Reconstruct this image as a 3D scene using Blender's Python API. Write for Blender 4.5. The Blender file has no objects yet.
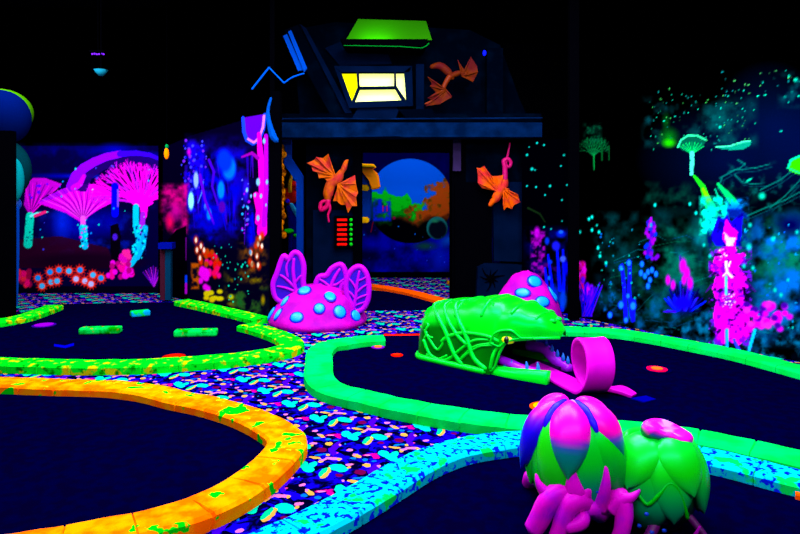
import bpy, bmesh, math, random
import numpy as np
from mathutils import Vector, Matrix, noise as mnoise

# ------------------------------------------------------------------ camera, world, lights, exposure
F, HZ, H = 620.0, 195.0, 1.6          # focal length in pixels, horizon row, eye height
sc = bpy.context.scene
COL = sc.collection
cam_d = bpy.data.cameras.new('camera'); cam = bpy.data.objects.new('camera', cam_d); COL.objects.link(cam)
cam.location = (0, 0, H); cam.rotation_euler = (math.pi/2, 0, 0)
cam_d.sensor_width = 36; cam_d.lens = 36*F/800.0; cam_d.shift_y = -(267-HZ)/800.0
cam_d.clip_end = 60
sc.camera = cam
w = bpy.data.worlds.new('world'); sc.world = w; w.use_nodes = True
w.node_tree.nodes['Background'].inputs[0].default_value = (0, 0, 0, 1)
w.node_tree.nodes['Background'].inputs[1].default_value = 0
sc.view_settings.view_transform = 'Standard'; sc.view_settings.look = 'None'
sc.view_settings.gamma = 1; sc.view_settings.use_curve_mapping = False
sc.view_settings.exposure = 0.0

def area(name, loc, rot, sx, sy, power, col=(0.80, 0.88, 1.0)):
    l = bpy.data.lights.new(name, 'AREA'); l.shape = 'RECTANGLE'; l.size = sx; l.size_y = sy
    l.energy = power; l.color = col
    o = bpy.data.objects.new(name, l); COL.objects.link(o); o.location = loc; o.rotation_euler = rot
    return o
area('blacklight_ceiling_near', (0.3, 4.3, 4.4), (0, 0, 0), 4.5, 1.2, 450)
area('blacklight_ceiling_left', (-3.6, 5.6, 4.4), (0, 0, 0), 1.6, 3.0, 270)
area('blacklight_ceiling_middle', (0.4, 6.3, 4.45), (0, 0, 0), 3.0, 1.0, 300)
area('added_front_fill', (0.0, 0.4, 3.6), (math.radians(68), 0, 0), 7.0, 0.5, 290)  # added fill above the camera, brightens murals and other upright faces
area('blacklight_far_left', (-5.0, 7.6, 4.2), (math.radians(35), 0, 0), 3.0, 0.4, 190)
area('blacklight_right_wall', (2.0, 3.4, 3.9), (math.radians(40), 0, math.radians(-35)), 0.5, 2.0, 120)
area('added_doorway_fill', (0.2, 9.9, 3.6), (math.radians(35), 0, 0), 2.4, 0.4, 90)  # added fill hidden behind the frieze so the planet mural shows

# ------------------------------------------------------------------ helpers
def P(px, py, d): return Vector(((px-400)*d/F, d, H-(py-HZ)*d/F))
def G(px, py, z=0.0):
    d = F*(H-z)/(py-HZ); return Vector(((px-400)*d/F, d, z))
def lin(c):
    return tuple(((v/12.92) if v <= 0.04045 else ((v+0.055)/1.055)**2.4) for v in [x/255.0 for x in c[:3]])

def mat(name, col, rough=0.8, spec=0.0, coat=0.0, attr=None, noise_col=None, nscale=6, nlo=.5, nhi=.6, bump=0, bscale=30, emit=0, nstretch=None, third=None, tint=None):
    m = bpy.data.materials.new(name); m.use_nodes = True
    nt = m.node_tree; b = nt.nodes['Principled BSDF']
    c = lin(col)
    b.inputs['Base Color'].default_value = (*c, 1); b.inputs['Roughness'].default_value = rough
    b.inputs['Specular IOR Level'].default_value = spec
    if tint: b.inputs['Specular Tint'].default_value = (*tint, 1)
    if coat: b.inputs['Coat Weight'].default_value = coat; b.inputs['Coat Roughness'].default_value = 0.12
    if emit:
        b.inputs['Emission Color'].default_value = (*c, 1); b.inputs['Emission Strength'].default_value = emit
    src = None
    if attr:
        a = nt.nodes.new('ShaderNodeAttribute'); a.attribute_name = attr; src = a.outputs['Color']
    tc = nt.nodes.new('ShaderNodeTexCoord'); vec = tc.outputs['Object']
    if nstretch:
        mp = nt.nodes.new('ShaderNodeMapping'); mp.inputs['Scale'].default_value = nstretch
        nt.links.new(vec, mp.inputs['Vector']); vec = mp.outputs['Vector']
    def layer(src, colr, scale, lo, hi, off):
        ad = nt.nodes.new('ShaderNodeVectorMath'); ad.operation = 'ADD'; ad.inputs[1].default_value = (off, off*1.7, 0)
        nt.links.new(vec, ad.inputs[0])
        n = nt.nodes.new('ShaderNodeTexNoise'); n.inputs['Scale'].default_value = scale; n.inputs['Detail'].default_value = 3
        nt.links.new(ad.outputs[0], n.inputs['Vector'])
        r = nt.nodes.new('ShaderNodeMapRange'); r.inputs['From Min'].default_value = lo; r.inputs['From Max'].default_value = hi
        nt.links.new(n.outputs['Fac'], r.inputs['Value'])
        x = nt.nodes.new('ShaderNodeMix'); x.data_type = 'RGBA'
        nt.links.new(r.outputs['Result'], x.inputs['Factor'])
        if src is None: x.inputs['A'].default_value = (*c, 1)
        else: nt.links.new(src, x.inputs['A'])
        x.inputs['B'].default_value = (*lin(colr), 1)
        return x.outputs['Result']
    if noise_col: src = layer(src, noise_col, nscale, nlo, nhi, 0)
    if third: src = layer(src, third[0], third[1], third[2], third[3], 13.7)
    if src is not None: nt.links.new(src, b.inputs['Base Color'])
    if bump:
        n = nt.nodes.new('ShaderNodeTexNoise'); n.inputs['Scale'].default_value = bscale
        nt.links.new(tc.outputs['Object'], n.inputs['Vector'])
        bp = nt.nodes.new('ShaderNodeBump'); bp.inputs['Strength'].default_value = bump; bp.inputs['Distance'].default_value = .02
        nt.links.new(n.outputs['Fac'], bp.inputs['Height']); nt.links.new(bp.outputs['Normal'], b.inputs['Normal'])
    return m

def link(name, me, m=None, parent=None, smooth=False):
    o = bpy.data.objects.new(name, me); COL.objects.link(o)
    if m: me.materials.append(m)
    if parent: o.parent = parent
    if smooth:
        for p in me.polygons: p.use_smooth = True
    return o
def obj(name, bm, m, parent=None, smooth=False, recalc=True):
    if recalc: bmesh.ops.recalc_face_normals(bm, faces=bm.faces)
    me = bpy.data.meshes.new(name); bm.to_mesh(me); bm.free()
    if parent and parent.type == 'EMPTY': me.transform(Matrix.Translation(-parent.location))
    return link(name, me, m, parent, smooth)
def tag(o, label, cat, group=None):
    o['label'] = label; o['category'] = cat; o['kind'] = 'thing'
    if group: o['group'] = group
    return o
def thing(name, label, cat, loc, group=None):
    o = bpy.data.objects.new(name, None); COL.objects.link(o); o.location = loc
    return tag(o, label, cat, group)
def struct(o): o['kind'] = 'structure'; return o

def box(bm, p0, p1):
    x0, y0, z0 = p0; x1, y1, z1 = p1
    v = [bm.verts.new(c) for c in [(x0,y0,z0),(x1,y0,z0),(x1,y1,z0),(x0,y1,z0),(x0,y0,z1),(x1,y0,z1),(x1,y1,z1),(x0,y1,z1)]]
    for f in [(0,1,2,3),(4,5,6,7),(0,1,5,4),(1,2,6,5),(2,3,7,6),(3,0,4,7)]: bm.faces.new([v[i] for i in f])
def prism(bm, front, thick):
    """extrude a polygon of world points along thick (Vector)"""
    a = [bm.verts.new(p) for p in front]; b = [bm.verts.new(Vector(p)+thick) for p in front]
    n = len(a); bm.faces.new(a); bm.faces.new(b[::-1])
    for i in range(n): bm.faces.new([a[i], a[(i+1) % n], b[(i+1) % n], b[i]])
def pxprism(bm, pts, d, t=0.05): prism(bm, [P(x, y, d) for x, y in pts], Vector((0, t, 0)))
def pxbox(bm, x0, y0, x1, y1, d, t=0.05): pxprism(bm, [(x0,y0),(x1,y0),(x1,y1),(x0,y1)], d, t)

def catmull(pts, n=8, closed=False):
    pts = [Vector(p) for p in pts]; out = []; N = len(pts)
    rng = range(N) if closed else range(N-1)
    for i in rng:
        g = (lambda k: pts[k % N]) if closed else (lambda k: pts[min(max(k, 0), N-1)])
        p0, p1, p2, p3 = g(i-1), g(i), g(i+1), g(i+2)
        for k in range(n):
            t = k/n
            out.append(.5*((2*p1)+(p2-p0)*t+(2*p0-5*p1+4*p2-p3)*t*t+(3*p1-p0-3*p2+p3)*t**3))
    if not closed: out.append(pts[-1])
    return out
def tube(bm, pts, radii, seg=8, smooth_n=6, flat=1.0):
    """tapering tube through points with rounded ends"""
    R = radii if isinstance(radii, (list, tuple)) else [radii]*len(pts)
    if smooth_n > 1:
        q = catmull([Vector((*p, r)) if False else Vector(p) for p in pts], smooth_n)
        rr = []
        for i in range(len(pts)-1):
            for k in range(smooth_n): rr.append(R[i]+(R[i+1]-R[i])*k/smooth_n)
        rr.append(R[-1])
    else: q = [Vector(p) for p in pts]; rr = list(R)
    rings = []; up = None
    N = len(q)
    for i in range(N):
        t = (q[min(i+1, N-1)]-q[max(i-1, 0)])
        if t.length < 1e-9: t = Vector((0, 0, 1))
        t.normalize()
        if up is None:
            up = Vector((0, 0, 1)) if abs(t.z) < .9 else Vector((1, 0, 0))
        a = (up-t*up.dot(t)); a.normalize() if a.length > 1e-6 else None
        up = a.copy(); b = t.cross(a)
        rings.append([bm.verts.new(q[i]+(a*math.cos(2*math.pi*k/seg)*flat+b*math.sin(2*math.pi*k/seg))*rr[i]) for k in range(seg)])
    for i in range(N-1):
        for k in range(seg):
            bm.faces.new([rings[i][k], rings[i][(k+1) % seg], rings[i+1][(k+1) % seg], rings[i+1][k]])
    for e, s, qi, ri in ((0, -1, q[0], rr[0]), (N-1, 1, q[-1], rr[-1])):
        d = (q[min(e+1, N-1)]-q[max(e-1, 0)]); d = d.normalized() if d.length > 1e-9 else Vector((0,0,1))
        c = bm.verts.new(qi+d*s*ri*.7)
        for k in range(seg): bm.faces.new([rings[e][k], rings[e][(k+1) % seg], c])
def ellipsoid(bm, c, r, rot=None, u=16, v=10):
    M = Matrix.Translation(Vector(c)) @ (rot.to_4x4() if rot else Matrix()) @ Matrix.Diagonal((*r, 1))
    bmesh.ops.create_uvsphere(bm, u_segments=u, v_segments=v, radius=1, matrix=M)

# ------------------------------------------------------------------ mural painter (paints onto dense wall meshes)
class Canvas:
    def __init__(s, x0, y0, x1, y1, S=3, bg=(0, 0, 0)):
        s.x0, s.y0, s.S = x0, y0, S
        s.w, s.h = int((x1-x0)*S), int((y1-y0)*S)
        s.a = np.zeros((s.h, s.w, 3)); s.a[:] = np.array(bg)/255.0
        yy, xx = np.mgrid[0:s.h, 0:s.w]; s.X = x0+xx/S; s.Y = y0+yy/S
        s.rs = np.random.RandomState(3)
    def reg(s, xa, ya, xb, yb):
        i0 = max(0, int((ya-s.y0)*s.S)); i1 = min(s.h, int((yb-s.y0)*s.S)+2)
        j0 = max(0, int((xa-s.x0)*s.S)); j1 = min(s.w, int((xb-s.x0)*s.S)+2)
        return slice(i0, max(i0, i1)), slice(j0, max(j0, j1))
    def mix(s, r, col, al):
        c = np.array(col)/255.0
        s.a[r] = s.a[r]*(1-al[..., None])+c*al[..., None]
    def blob(s, cx, cy, rx, ry, col, soft=.25, rot=0, al=1.0, tex=0):
        R = max(rx, ry)*1.3+1; r = s.reg(cx-R, cy-R, cx+R, cy+R)
        x = s.X[r]-cx; y = s.Y[r]-cy
        if x.size == 0: return
        c_, s_ = math.cos(math.radians(rot)), math.sin(math.radians(rot))
        d = np.sqrt(((x*c_+y*s_)/rx)**2+((-x*s_+y*c_)/ry)**2)
        m = np.clip((1-d)/max(soft, .02), 0, 1)*al
        if tex: m = m*np.clip(s.fbm(r, tex)*3-1.0, 0, 1)
        s.mix(r, col, m)
    def fbm(s, r, sc_):
        shp = s.X[r].shape; out = np.zeros(shp); amp = .5
        X = s.X[r]/sc_; Y = s.Y[r]/sc_
        for o in range(4):
            xi = np.floor(X).astype(int); yi = np.floor(Y).astype(int); fx = X-xi; fy = Y-yi
            fx = fx*fx*(3-2*fx); fy = fy*fy*(3-2*fy)
            def h(a, b): return (np.sin(a*127.1+b*311.7+o*17.3)*43758.5453) % 1.0
            out += amp*((h(xi, yi)*(1-fx)+h(xi+1, yi)*fx)*(1-fy)+(h(xi, yi+1)*(1-fx)+h(xi+1, yi+1)*fx)*fy)
            X = X*2; Y = Y*2; amp /= 2
        return out
    def haze(s, xa, ya, xb, yb, col, sc_=12, lo=.45, hi=.8, al=1, edge=8, sy=1):
        r = s.reg(xa, ya, xb, yb); 
        if s.X[r].size == 0: return
        if min(xb-xa, yb-ya) > 60: edge = max(edge, .32*min(xb-xa, yb-ya, 110))
        f = np.clip((s.fbm(r, sc_)-lo)/(hi-lo), 0, 1)
        e = np.minimum(np.minimum(s.X[r]-xa, xb-s.X[r]), np.minimum(s.Y[r]-ya, yb-s.Y[r]))
        s.mix(r, col, f*np.clip(e/edge, 0, 1)*al)
    def line(s, pts, w0, w1, col, al=1.0):
        n = len(pts)-1
        for i in range(n):
            a = w0+(w1-w0)*i/n; b = w0+(w1-w0)*(i+1)/n
            (xa, ya), (xb, yb) = pts[i], pts[i+1]; W = max(a, b)+1
            r = s.reg(min(xa, xb)-W, min(ya, yb)-W, max(xa, xb)+W, max(ya, yb)+W)
            x = s.X[r]-xa; y = s.Y[r]-ya; L2 = (xb-xa)**2+(yb-ya)**2+1e-6
            if x.size == 0: continue
            t = np.clip((x*(xb-xa)+y*(yb-ya))/L2, 0, 1)
            d = np.hypot(x-t*(xb-xa), y-t*(yb-ya)); ww = (a+(b-a)*t)/2
            s.mix(r, col, np.clip((ww-d)/.5+.5, 0, 1)*al)
    def poly(s, pts, col, al=1.0, tex=0):
        xs = [p[0] for p in pts]; ys = [p[1] for p in pts]
        r = s.reg(min(xs), min(ys), max(xs), max(ys)); X, Y = s.X[r], s.Y[r]
        ins = np.zeros(X.shape, bool); n = len(pts)
        for i in range(n):
            (xa, ya), (xb, yb) = pts[i], pts[(i+1) % n]
            if ya == yb: continue
            c = ((ya > Y) != (yb > Y)) & (X < (xb-xa)*(Y-ya)/(yb-ya)+xa); ins ^= c
        m = ins.astype(float)*al
        if tex: m = m*np.clip(s.fbm(r, tex)*3-.6, 0, 1)
        s.mix(r, col, m)
    def dots(s, n, xa, ya, xb, yb, r0, r1, cols, al=1):
        for _ in range(n):
            q = s.rs.uniform(r0, r1)
            s.blob(s.rs.uniform(xa, xb), s.rs.uniform(ya, yb), q, q*1.1, cols[s.rs.randint(len(cols))], .5, 0, al)
    def branch(s, x, y, ang, L, w_, col, depth, spread=22):
        if depth == 0 or L < 1.2: return
        x2 = x+L*math.cos(ang); y2 = y-L*math.sin(ang)
        s.line([(x, y), (x2, y2)], w_, w_*.75, col)
        for k in (-1, 1):
            s.branch(x2, y2, ang+k*math.radians(spread*s.rs.uniform(.6, 1.2)), L*s.rs.uniform(.68, .85), w_*.7, col, depth-1, spread)

BLK = mat('black_paint', (1, 1, 3), .9)
mural_mat = mat('mural_paint', (0, 0, 0), .7, attr='paint')
def mural_wall(name, A, B, z0, z1, cv, step=.013, pz=(0, 3.0), thick=None):
    """wall from floor point A to B; grid of coloured vertices between z0 and z1"""
    A = Vector((A[0], A[1], 0)); B = Vector((B[0], B[1], 0)); L = (B-A).length
    nu = int(L/step)+1; nz = int((z1-z0)/step)+1
    u = np.linspace(0, 1, nu); z = np.linspace(z0, z1, nz); U, Z = np.meshgrid(u, z)
    X = A.x+(B.x-A.x)*U; Y = A.y+(B.y-A.y)*U
    px = 400+F*X/Y; py = HZ+F*(H-Z)/Y
    j = ((px-cv.x0)*cv.S); i = ((py-cv.y0)*cv.S)
    ok = (j >= 0) & (j < cv.w-1) & (i >= 0) & (i < cv.h-1)
    jj = np.clip(j, 0, cv.w-2); ii = np.clip(i, 0, cv.h-2)
    j0 = jj.astype(int); i0 = ii.astype(int); fj = (jj-j0)[..., None]; fi = (ii-i0)[..., None]
    c = (cv.a[i0, j0]*(1-fj)+cv.a[i0, j0+1]*fj)*(1-fi)+(cv.a[i0+1, j0]*(1-fj)+cv.a[i0+1, j0+1]*fj)*fi
    c = np.clip(c, 0, 1); c = np.where(c <= .04045, c/12.92, ((c+.055)/1.055)**2.4)
    c[~ok] = 0
    co = np.stack([X, Y, Z], -1).reshape(-1, 3)
    idx = np.arange(nu*nz).reshape(nz, nu)
    f = np.stack([idx[:-1, :-1], idx[:-1, 1:], idx[1:, 1:], idx[1:, :-1]], -1).reshape(-1, 4)
    me = bpy.data.meshes.new(name); me.from_pydata(co.tolist(), [], f.tolist())
    at = me.color_attributes.new('paint', 'FLOAT_COLOR', 'POINT')
    at.data.foreach_set('color', np.concatenate([c.reshape(-1, 3), np.ones((nu*nz, 1))], 1).astype(np.float32).ravel())
    o = link(name, me, mural_mat)
    return o
def slabwall(name, A, B, z0, z1, t, m=BLK):
    A = Vector((A[0], A[1], z0)); B = Vector((B[0], B[1], z0)); n = (B-A).normalized().cross(Vector((0, 0, 1)))*t
    bm = bmesh.new(); prism(bm, [A, B, B+n, A+n], Vector((0, 0, z1-z0))); return struct(obj(name, bm, m))

MG = (255, 0, 235); VI = (130, 0, 255); BL = (0, 30, 255); CY = (0, 220, 255); NV = (0, 0, 40)

def mural_left():
    c = Canvas(0, 60, 175, 310, 4, (0, 0, 0)); c.rs = np.random.RandomState(5)
    c.poly([(0,146),(175,146),(175,300),(0,300)], (2, 0, 44))
    c.haze(10, 142, 165, 175, (0, 0, 120), 18, .45, .8, .9)
    c.blob(115, 150, 26, 9, (0, 0, 150), .9); c.blob(150, 158, 22, 8, (0, 0, 170), .9)
    c.blob(60, 176, 45, 4, (0, 0, 140), .9); c.blob(85, 176, 25, 3, (0, 20, 190), .9)
    c.blob(75, 225, 45, 24, (0, 0, 150), .8); c.blob(62, 222, 12, 26, (0, 30, 210), .9); c.blob(110, 222, 22, 18, (0, 0, 140), .9)
    c.haze(20, 195, 160, 275, (0, 20, 170), 9, .5, .8, .8)
    c.poly([(15,240),(60,236),(108,248),(115,268),(15,268)], (45, 0, 28), .85)
    c.blob(85, 262, 70, 12, (20, 0, 22), .5); c.poly([(0,286),(175,286),(175,300),(0,300)], (2, 0, 16))
    # tree at the left edge
    c.poly([(24,205),(26,185),(33,178),(45,178),(62,184),(56,190),(42,198),(36,208),(30,216)], (190, 0, 190))
    for k in range(9): c.line([(31, 214), (25+k*4, 182+abs(k-3)*1.2)], 1.6, .7, (100, 0, 130) if k % 2 else (255, 0, 220))
    c.dots(6, 28, 180, 50, 200, 1, 2.2, [(90, 0, 255)])
    c.line([(30,216),(29,230),(28,244)], 8, 9, (0, 225, 190)); c.line([(31,216),(37,213),(48,212)], 3, 1, (120, 255, 255)); c.line([(35,216),(45,212)], 3, 3, (255, 30, 120))
    c.dots(14, 25, 218, 33, 242, .5, 1.1, [(0, 60, 80), (0, 130, 130)])
    # middle tree
    c.poly([(37,203),(48,196),(62,189),(78,184),(95,184),(112,192),(112,203),(98,210),(88,217),(85,222),(79,221),(66,213)], (225, 0, 225))
    c.poly([(37,203),(48,196),(62,189),(78,184),(70,192),(52,199)], (150, 0, 230), .7)
    for k in range(17):
        x = 40+k*4.4; y = 201-14*math.sin((k+1)/18*math.pi)
        c.line([(83, 220), ((x+83)/2+1, (y+222)/2-3), (x, y)], 1.4, .6, (110, 0, 120) if k % 2 else (255, 60, 240), .8)
    c.line([(83,218),(83,228)], 5, 6, (255, 80, 255))
    c.line([(83,228),(85,246)], 8, 7, (0, 190, 240)); c.dots(28, 80, 224, 89, 247, .6, 1.6, [(0, 0, 80), (0, 255, 255), (255, 0, 200)])
    # big tree on the right of the wall
    arc = [(72,186),(76,176),(84,168),(94,162),(106,157),(120,154),(136,153),(150,155),(162,160)]
    c.poly([(72,190)]+arc+[(162,175),(150,166),(135,164),(118,166),(104,170),(92,178),(86,192)], (25, 0, 90), .9)
    c.line(arc[:6], 11, 7, (135, 0, 255)); c.line(arc[5:], 6, 3, (50, 0, 230))
    c.line([(74,188),(80,184),(84,176)], 7, 4, (200, 0, 240))
    for k in range(15):
        a = math.radians(172-k*11.0); Rr = 1/math.hypot(math.cos(a)/(58 if math.cos(a) < 0 else 30), math.sin(a)/40)
        c.branch(142+4*math.cos(a), 203-4*math.sin(a), a, Rr*.285, 3.2, (255, 0, 215) if k % 3 else (200, 10, 225), 5, 11)
    c.poly([(112,196),(125,198),(135,206),(146,208),(154,203),(148,196),(132,190)], (255, 0, 225))
    c.line([(144,200),(144,216)], 9, 6, (255, 0, 225)); c.line([(143,214),(141,240)], 5, 6, (160, 20, 230))
    c.line([(136,207),(136,226),(139,240),(137,256),(131,264)], 6, 6, (0, 190, 230))
    c.line([(145,228),(143,246),(138,258)], 6, 4, (0, 170, 235)); c.dots(36, 132, 222, 148, 258, .8, 2, [(0, 20, 90), (0, 240, 255), (0, 90, 200)])
    c.line([(115,186),(115,214)], 7, 7, (0, 0, 235)); c.line([(118,190),(118,206)], 2, 2, (120, 60, 255))
    c.poly([(110,226),(118,223),(121,236),(119,262),(111,262)], (4, 0, 10)); c.blob(115, 237, 3, 4, (70, 20, 200))
    # coral, spikes, flowers
    for _ in range(30): c.blob(c.rs.uniform(108, 133), c.rs.uniform(258, 277), 3, 3.4, [(255, 0, 150), (255, 0, 220), (190, 0, 120)][_ % 3])
    for _ in range(14): c.blob(c.rs.uniform(120, 133), c.rs.uniform(249, 262), 3, 3.4, [(255, 30, 150), (230, 0, 180)][_ % 2])
    for k in range(8): c.line([(154, 286), (143+k*2.6, 266+abs(k-4)*1.5)], 1.6, .8, [(110, 0, 200), (200, 20, 220)][k % 2])
    for _ in range(16): c.blob(c.rs.uniform(18, 31), c.rs.uniform(271, 285), 3, 4, [(255, 0, 110), (160, 0, 60), (255, 30, 60)][_ % 3])
    for x, y in [(38,278),(50,272),(59,270),(51,282),(57,281),(42,286),(80,270),(76,279),(85,281),(93,275),(101,278),(91,284),(69,271)]:
        for k in range(11):
            a = k*.571; c.line([(x, y), (x+6*math.cos(a), y+6*math.sin(a))], 1.4, .8, (230, 20, 10))
        c.blob(x, y, 4.8, 4.8, (255, 40, 20), .2); c.blob(x, y, 3.3, 3.3, [(60, 190, 255), (190, 190, 255), (0, 150, 255)][int(x) % 3], .3)
    c.dots(30, 40, 165, 155, 260, .5, 1.3, [(0, 150, 255), (60, 60, 255), (0, 220, 200)])
    return c
def mural_middle():
    c = Canvas(155, 90, 280, 335, 4, (0, 0, 0)); c.rs = np.random.RandomState(8)
    c.poly([(163,148),(190,136),(270,112),(270,330),(163,302)], (2, 0, 22))
    c.haze(183, 132, 262, 250, (10, 0, 170), 11, .3, .65, 1, 4)
    for k in range(46): x = c.rs.uniform(184, 262); y = c.rs.uniform(140, 215); c.line([(x, y), (x+c.rs.uniform(-3, 3), y+c.rs.uniform(10, 34))], c.rs.uniform(1, 3.4), .8, [(10, 0, 255), (40, 0, 200), (0, 0, 90), (90, 0, 220), (0, 0, 12)][k % 5], .6)
    c.haze(183, 138, 210, 232, (20, 0, 230), 6, .3, .65, 1); c.haze(196, 150, 245, 240, (0, 0, 190), 9, .42, .72, 1)
    c.blob(193, 152, 8, 14, (15, 0, 190), .9); c.dots(50, 180, 140, 207, 190, .6, 2, [(60, 60, 255), (0, 0, 220), (120, 30, 255)])
    c.blob(189, 152, 3, 5, (200, 0, 190), .7)
    c.blob(174, 205, 13, 26, (170, 0, 120), .8, 15, 1, 5); c.haze(158, 182, 190, 236, (235, 0, 130), 8, .3, .7, .9, 4); c.blob(170, 222, 6, 12, (255, 0, 90), .8)
    c.blob(176, 212, 9, 12, (200, 0, 140), .9)
    for x, y, rx, ry, col in [(196,180,3,10,(140,170,255)),(191,201,3.4,11,(150,255,255)),(206,207,2.5,5,(60,120,255)),(209,214,3,7,(0,130,255)),(229,168,8,14,(0,100,255)),(221,190,4,11,(0,120,255)),(224,160,8,12,(0,40,210)),(222,207,4,7,(80,0,160))]:
        c.blob(x, y, rx+2, ry+3, (0, 10, 230), .6); c.blob(x, y, rx, ry, col, .35)
    c.line([(203,182),(202,192),(198,203)], 1.5, 1, (60, 120, 255)); c.line([(209,160),(214,172),(212,186),(218,205)], 3, 2, (60, 0, 190))
    c.line([(200,175),(205,200),(214,224)], 3, 2, (90, 0, 220))
    c.haze(188, 205, 222, 250, (0, 0, 200), 7, .4, .7, .9); c.haze(244, 205, 258, 250, (0, 0, 255), 7, .3, .6, 1)
    c.blob(246, 190, 4, 16, (40, 10, 220), .7); c.dots(22, 242, 180, 250, 235, .7, 1.8, [(0, 190, 255), (90, 90, 255), (180, 0, 240)])
    # hanging bell and tall magenta stem near the pillar
    c.poly([(243,118),(266,114),(265,128),(261,140),(254,144),(247,141),(243,132)], (90, 0, 190))
    c.line([(243,118),(244,132),(247,140),(253,143.5),(259,140),(263,129),(265,115)], 3.4, 4, (20, 60, 255)); c.line([(248,139),(254,142.5),(259,138),(263,127),(264,116)], 2, 2.6, (235, 110, 255))
    c.line([(259,134),(260,150),(262,170),(263,200),(262,232)], 4, 10, (255, 0, 205)); c.line([(266,136),(266,160),(266,190),(264,225)], 4, 5, (190, 0, 255))
    c.line([(256,195),(259,210),(258,222)], 6, 6, (255, 0, 190)); c.line([(242,157),(252,153),(258,158)], 2, 4, (150, 0, 160))
    for x, y, r in [(264,141,3),(258,182,4),(267,182,2.6),(251,196,2),(255,195,2),(261,196,2.4),(266,205,1.6),(258,218,3),(248,208,1.8),(247,190,2.5)]:
        c.blob(x, y, r*.6, r*1.2, (120, 190, 255), .4)
    # red flowers, coral
    for _ in range(26): c.blob(c.rs.uniform(206, 220), c.rs.uniform(250, 276), 3, 4, [(230, 20, 0), (255, 0, 90), (190, 60, 0), (255, 0, 140)][_ % 4], .5)
    for _ in range(14): c.blob(204+c.rs.uniform(-4, 4), c.rs.uniform(268, 290), 3.6, 4.4, (255, 0, 235), .5)
    for x, y in [(196,240),(197,250),(201,246),(200,258),(204,252),(201,262),(258,240),(261,248),(251,252),(257,256),(253,266),(259,266),(250,262),(262,236),(256,246)]:
        c.blob(x, y, 3.4, 6, (230, 40, 0), .7)
    for x, y in [(196,240),(197,250),(201,246),(200,258),(204,250),(258,244),(260,238),(251,253),(257,256),(252,264),(258,265),(262,246)]:
        c.blob(x, y, 1.6, 3.6, (255, 225, 200), .5)
    c.blob(250, 252, 1.8, 3.6, (60, 160, 255), .6)
    c.haze(190, 262, 200, 290, (220, 90, 0), 5, .35, .6, .9, 2); c.haze(236, 235, 270, 285, (120, 60, 10), 6, .4, .7, .9)
    c.haze(222, 270, 270, 322, (150, 120, 0), 8, .42, .7, .8); c.haze(230, 285, 270, 325, (0, 80, 40), 8, .35, .7, .8)
    for _ in range(12): c.blob(c.rs.uniform(206, 221), c.rs.uniform(291, 300)+(_ % 3), 4, 3, (235, 190, 0), .5)
    c.blob(231, 297, 4, 4, (200, 190, 0), .6); c.blob(263, 300, 3, 7, (160, 120, 0), .7)
    c.dots(34, 212, 244, 250, 302, .5, 1.4, [(0, 200, 150), (0, 160, 160), (0, 230, 190)])
    c.poly([(163,300),(163,246),(176,230),(186,226),(188,300)], (1, 0, 6)); c.line([(186,276),(186,284)], 2.5, 2.5, (0, 60, 255)); c.line([(186,284),(186,293)], 2.5, 2.5, (190, 0, 200)); c.line([(186,238),(186,260)], 1.4, 1, (100, 0, 120))
    return c
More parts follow.
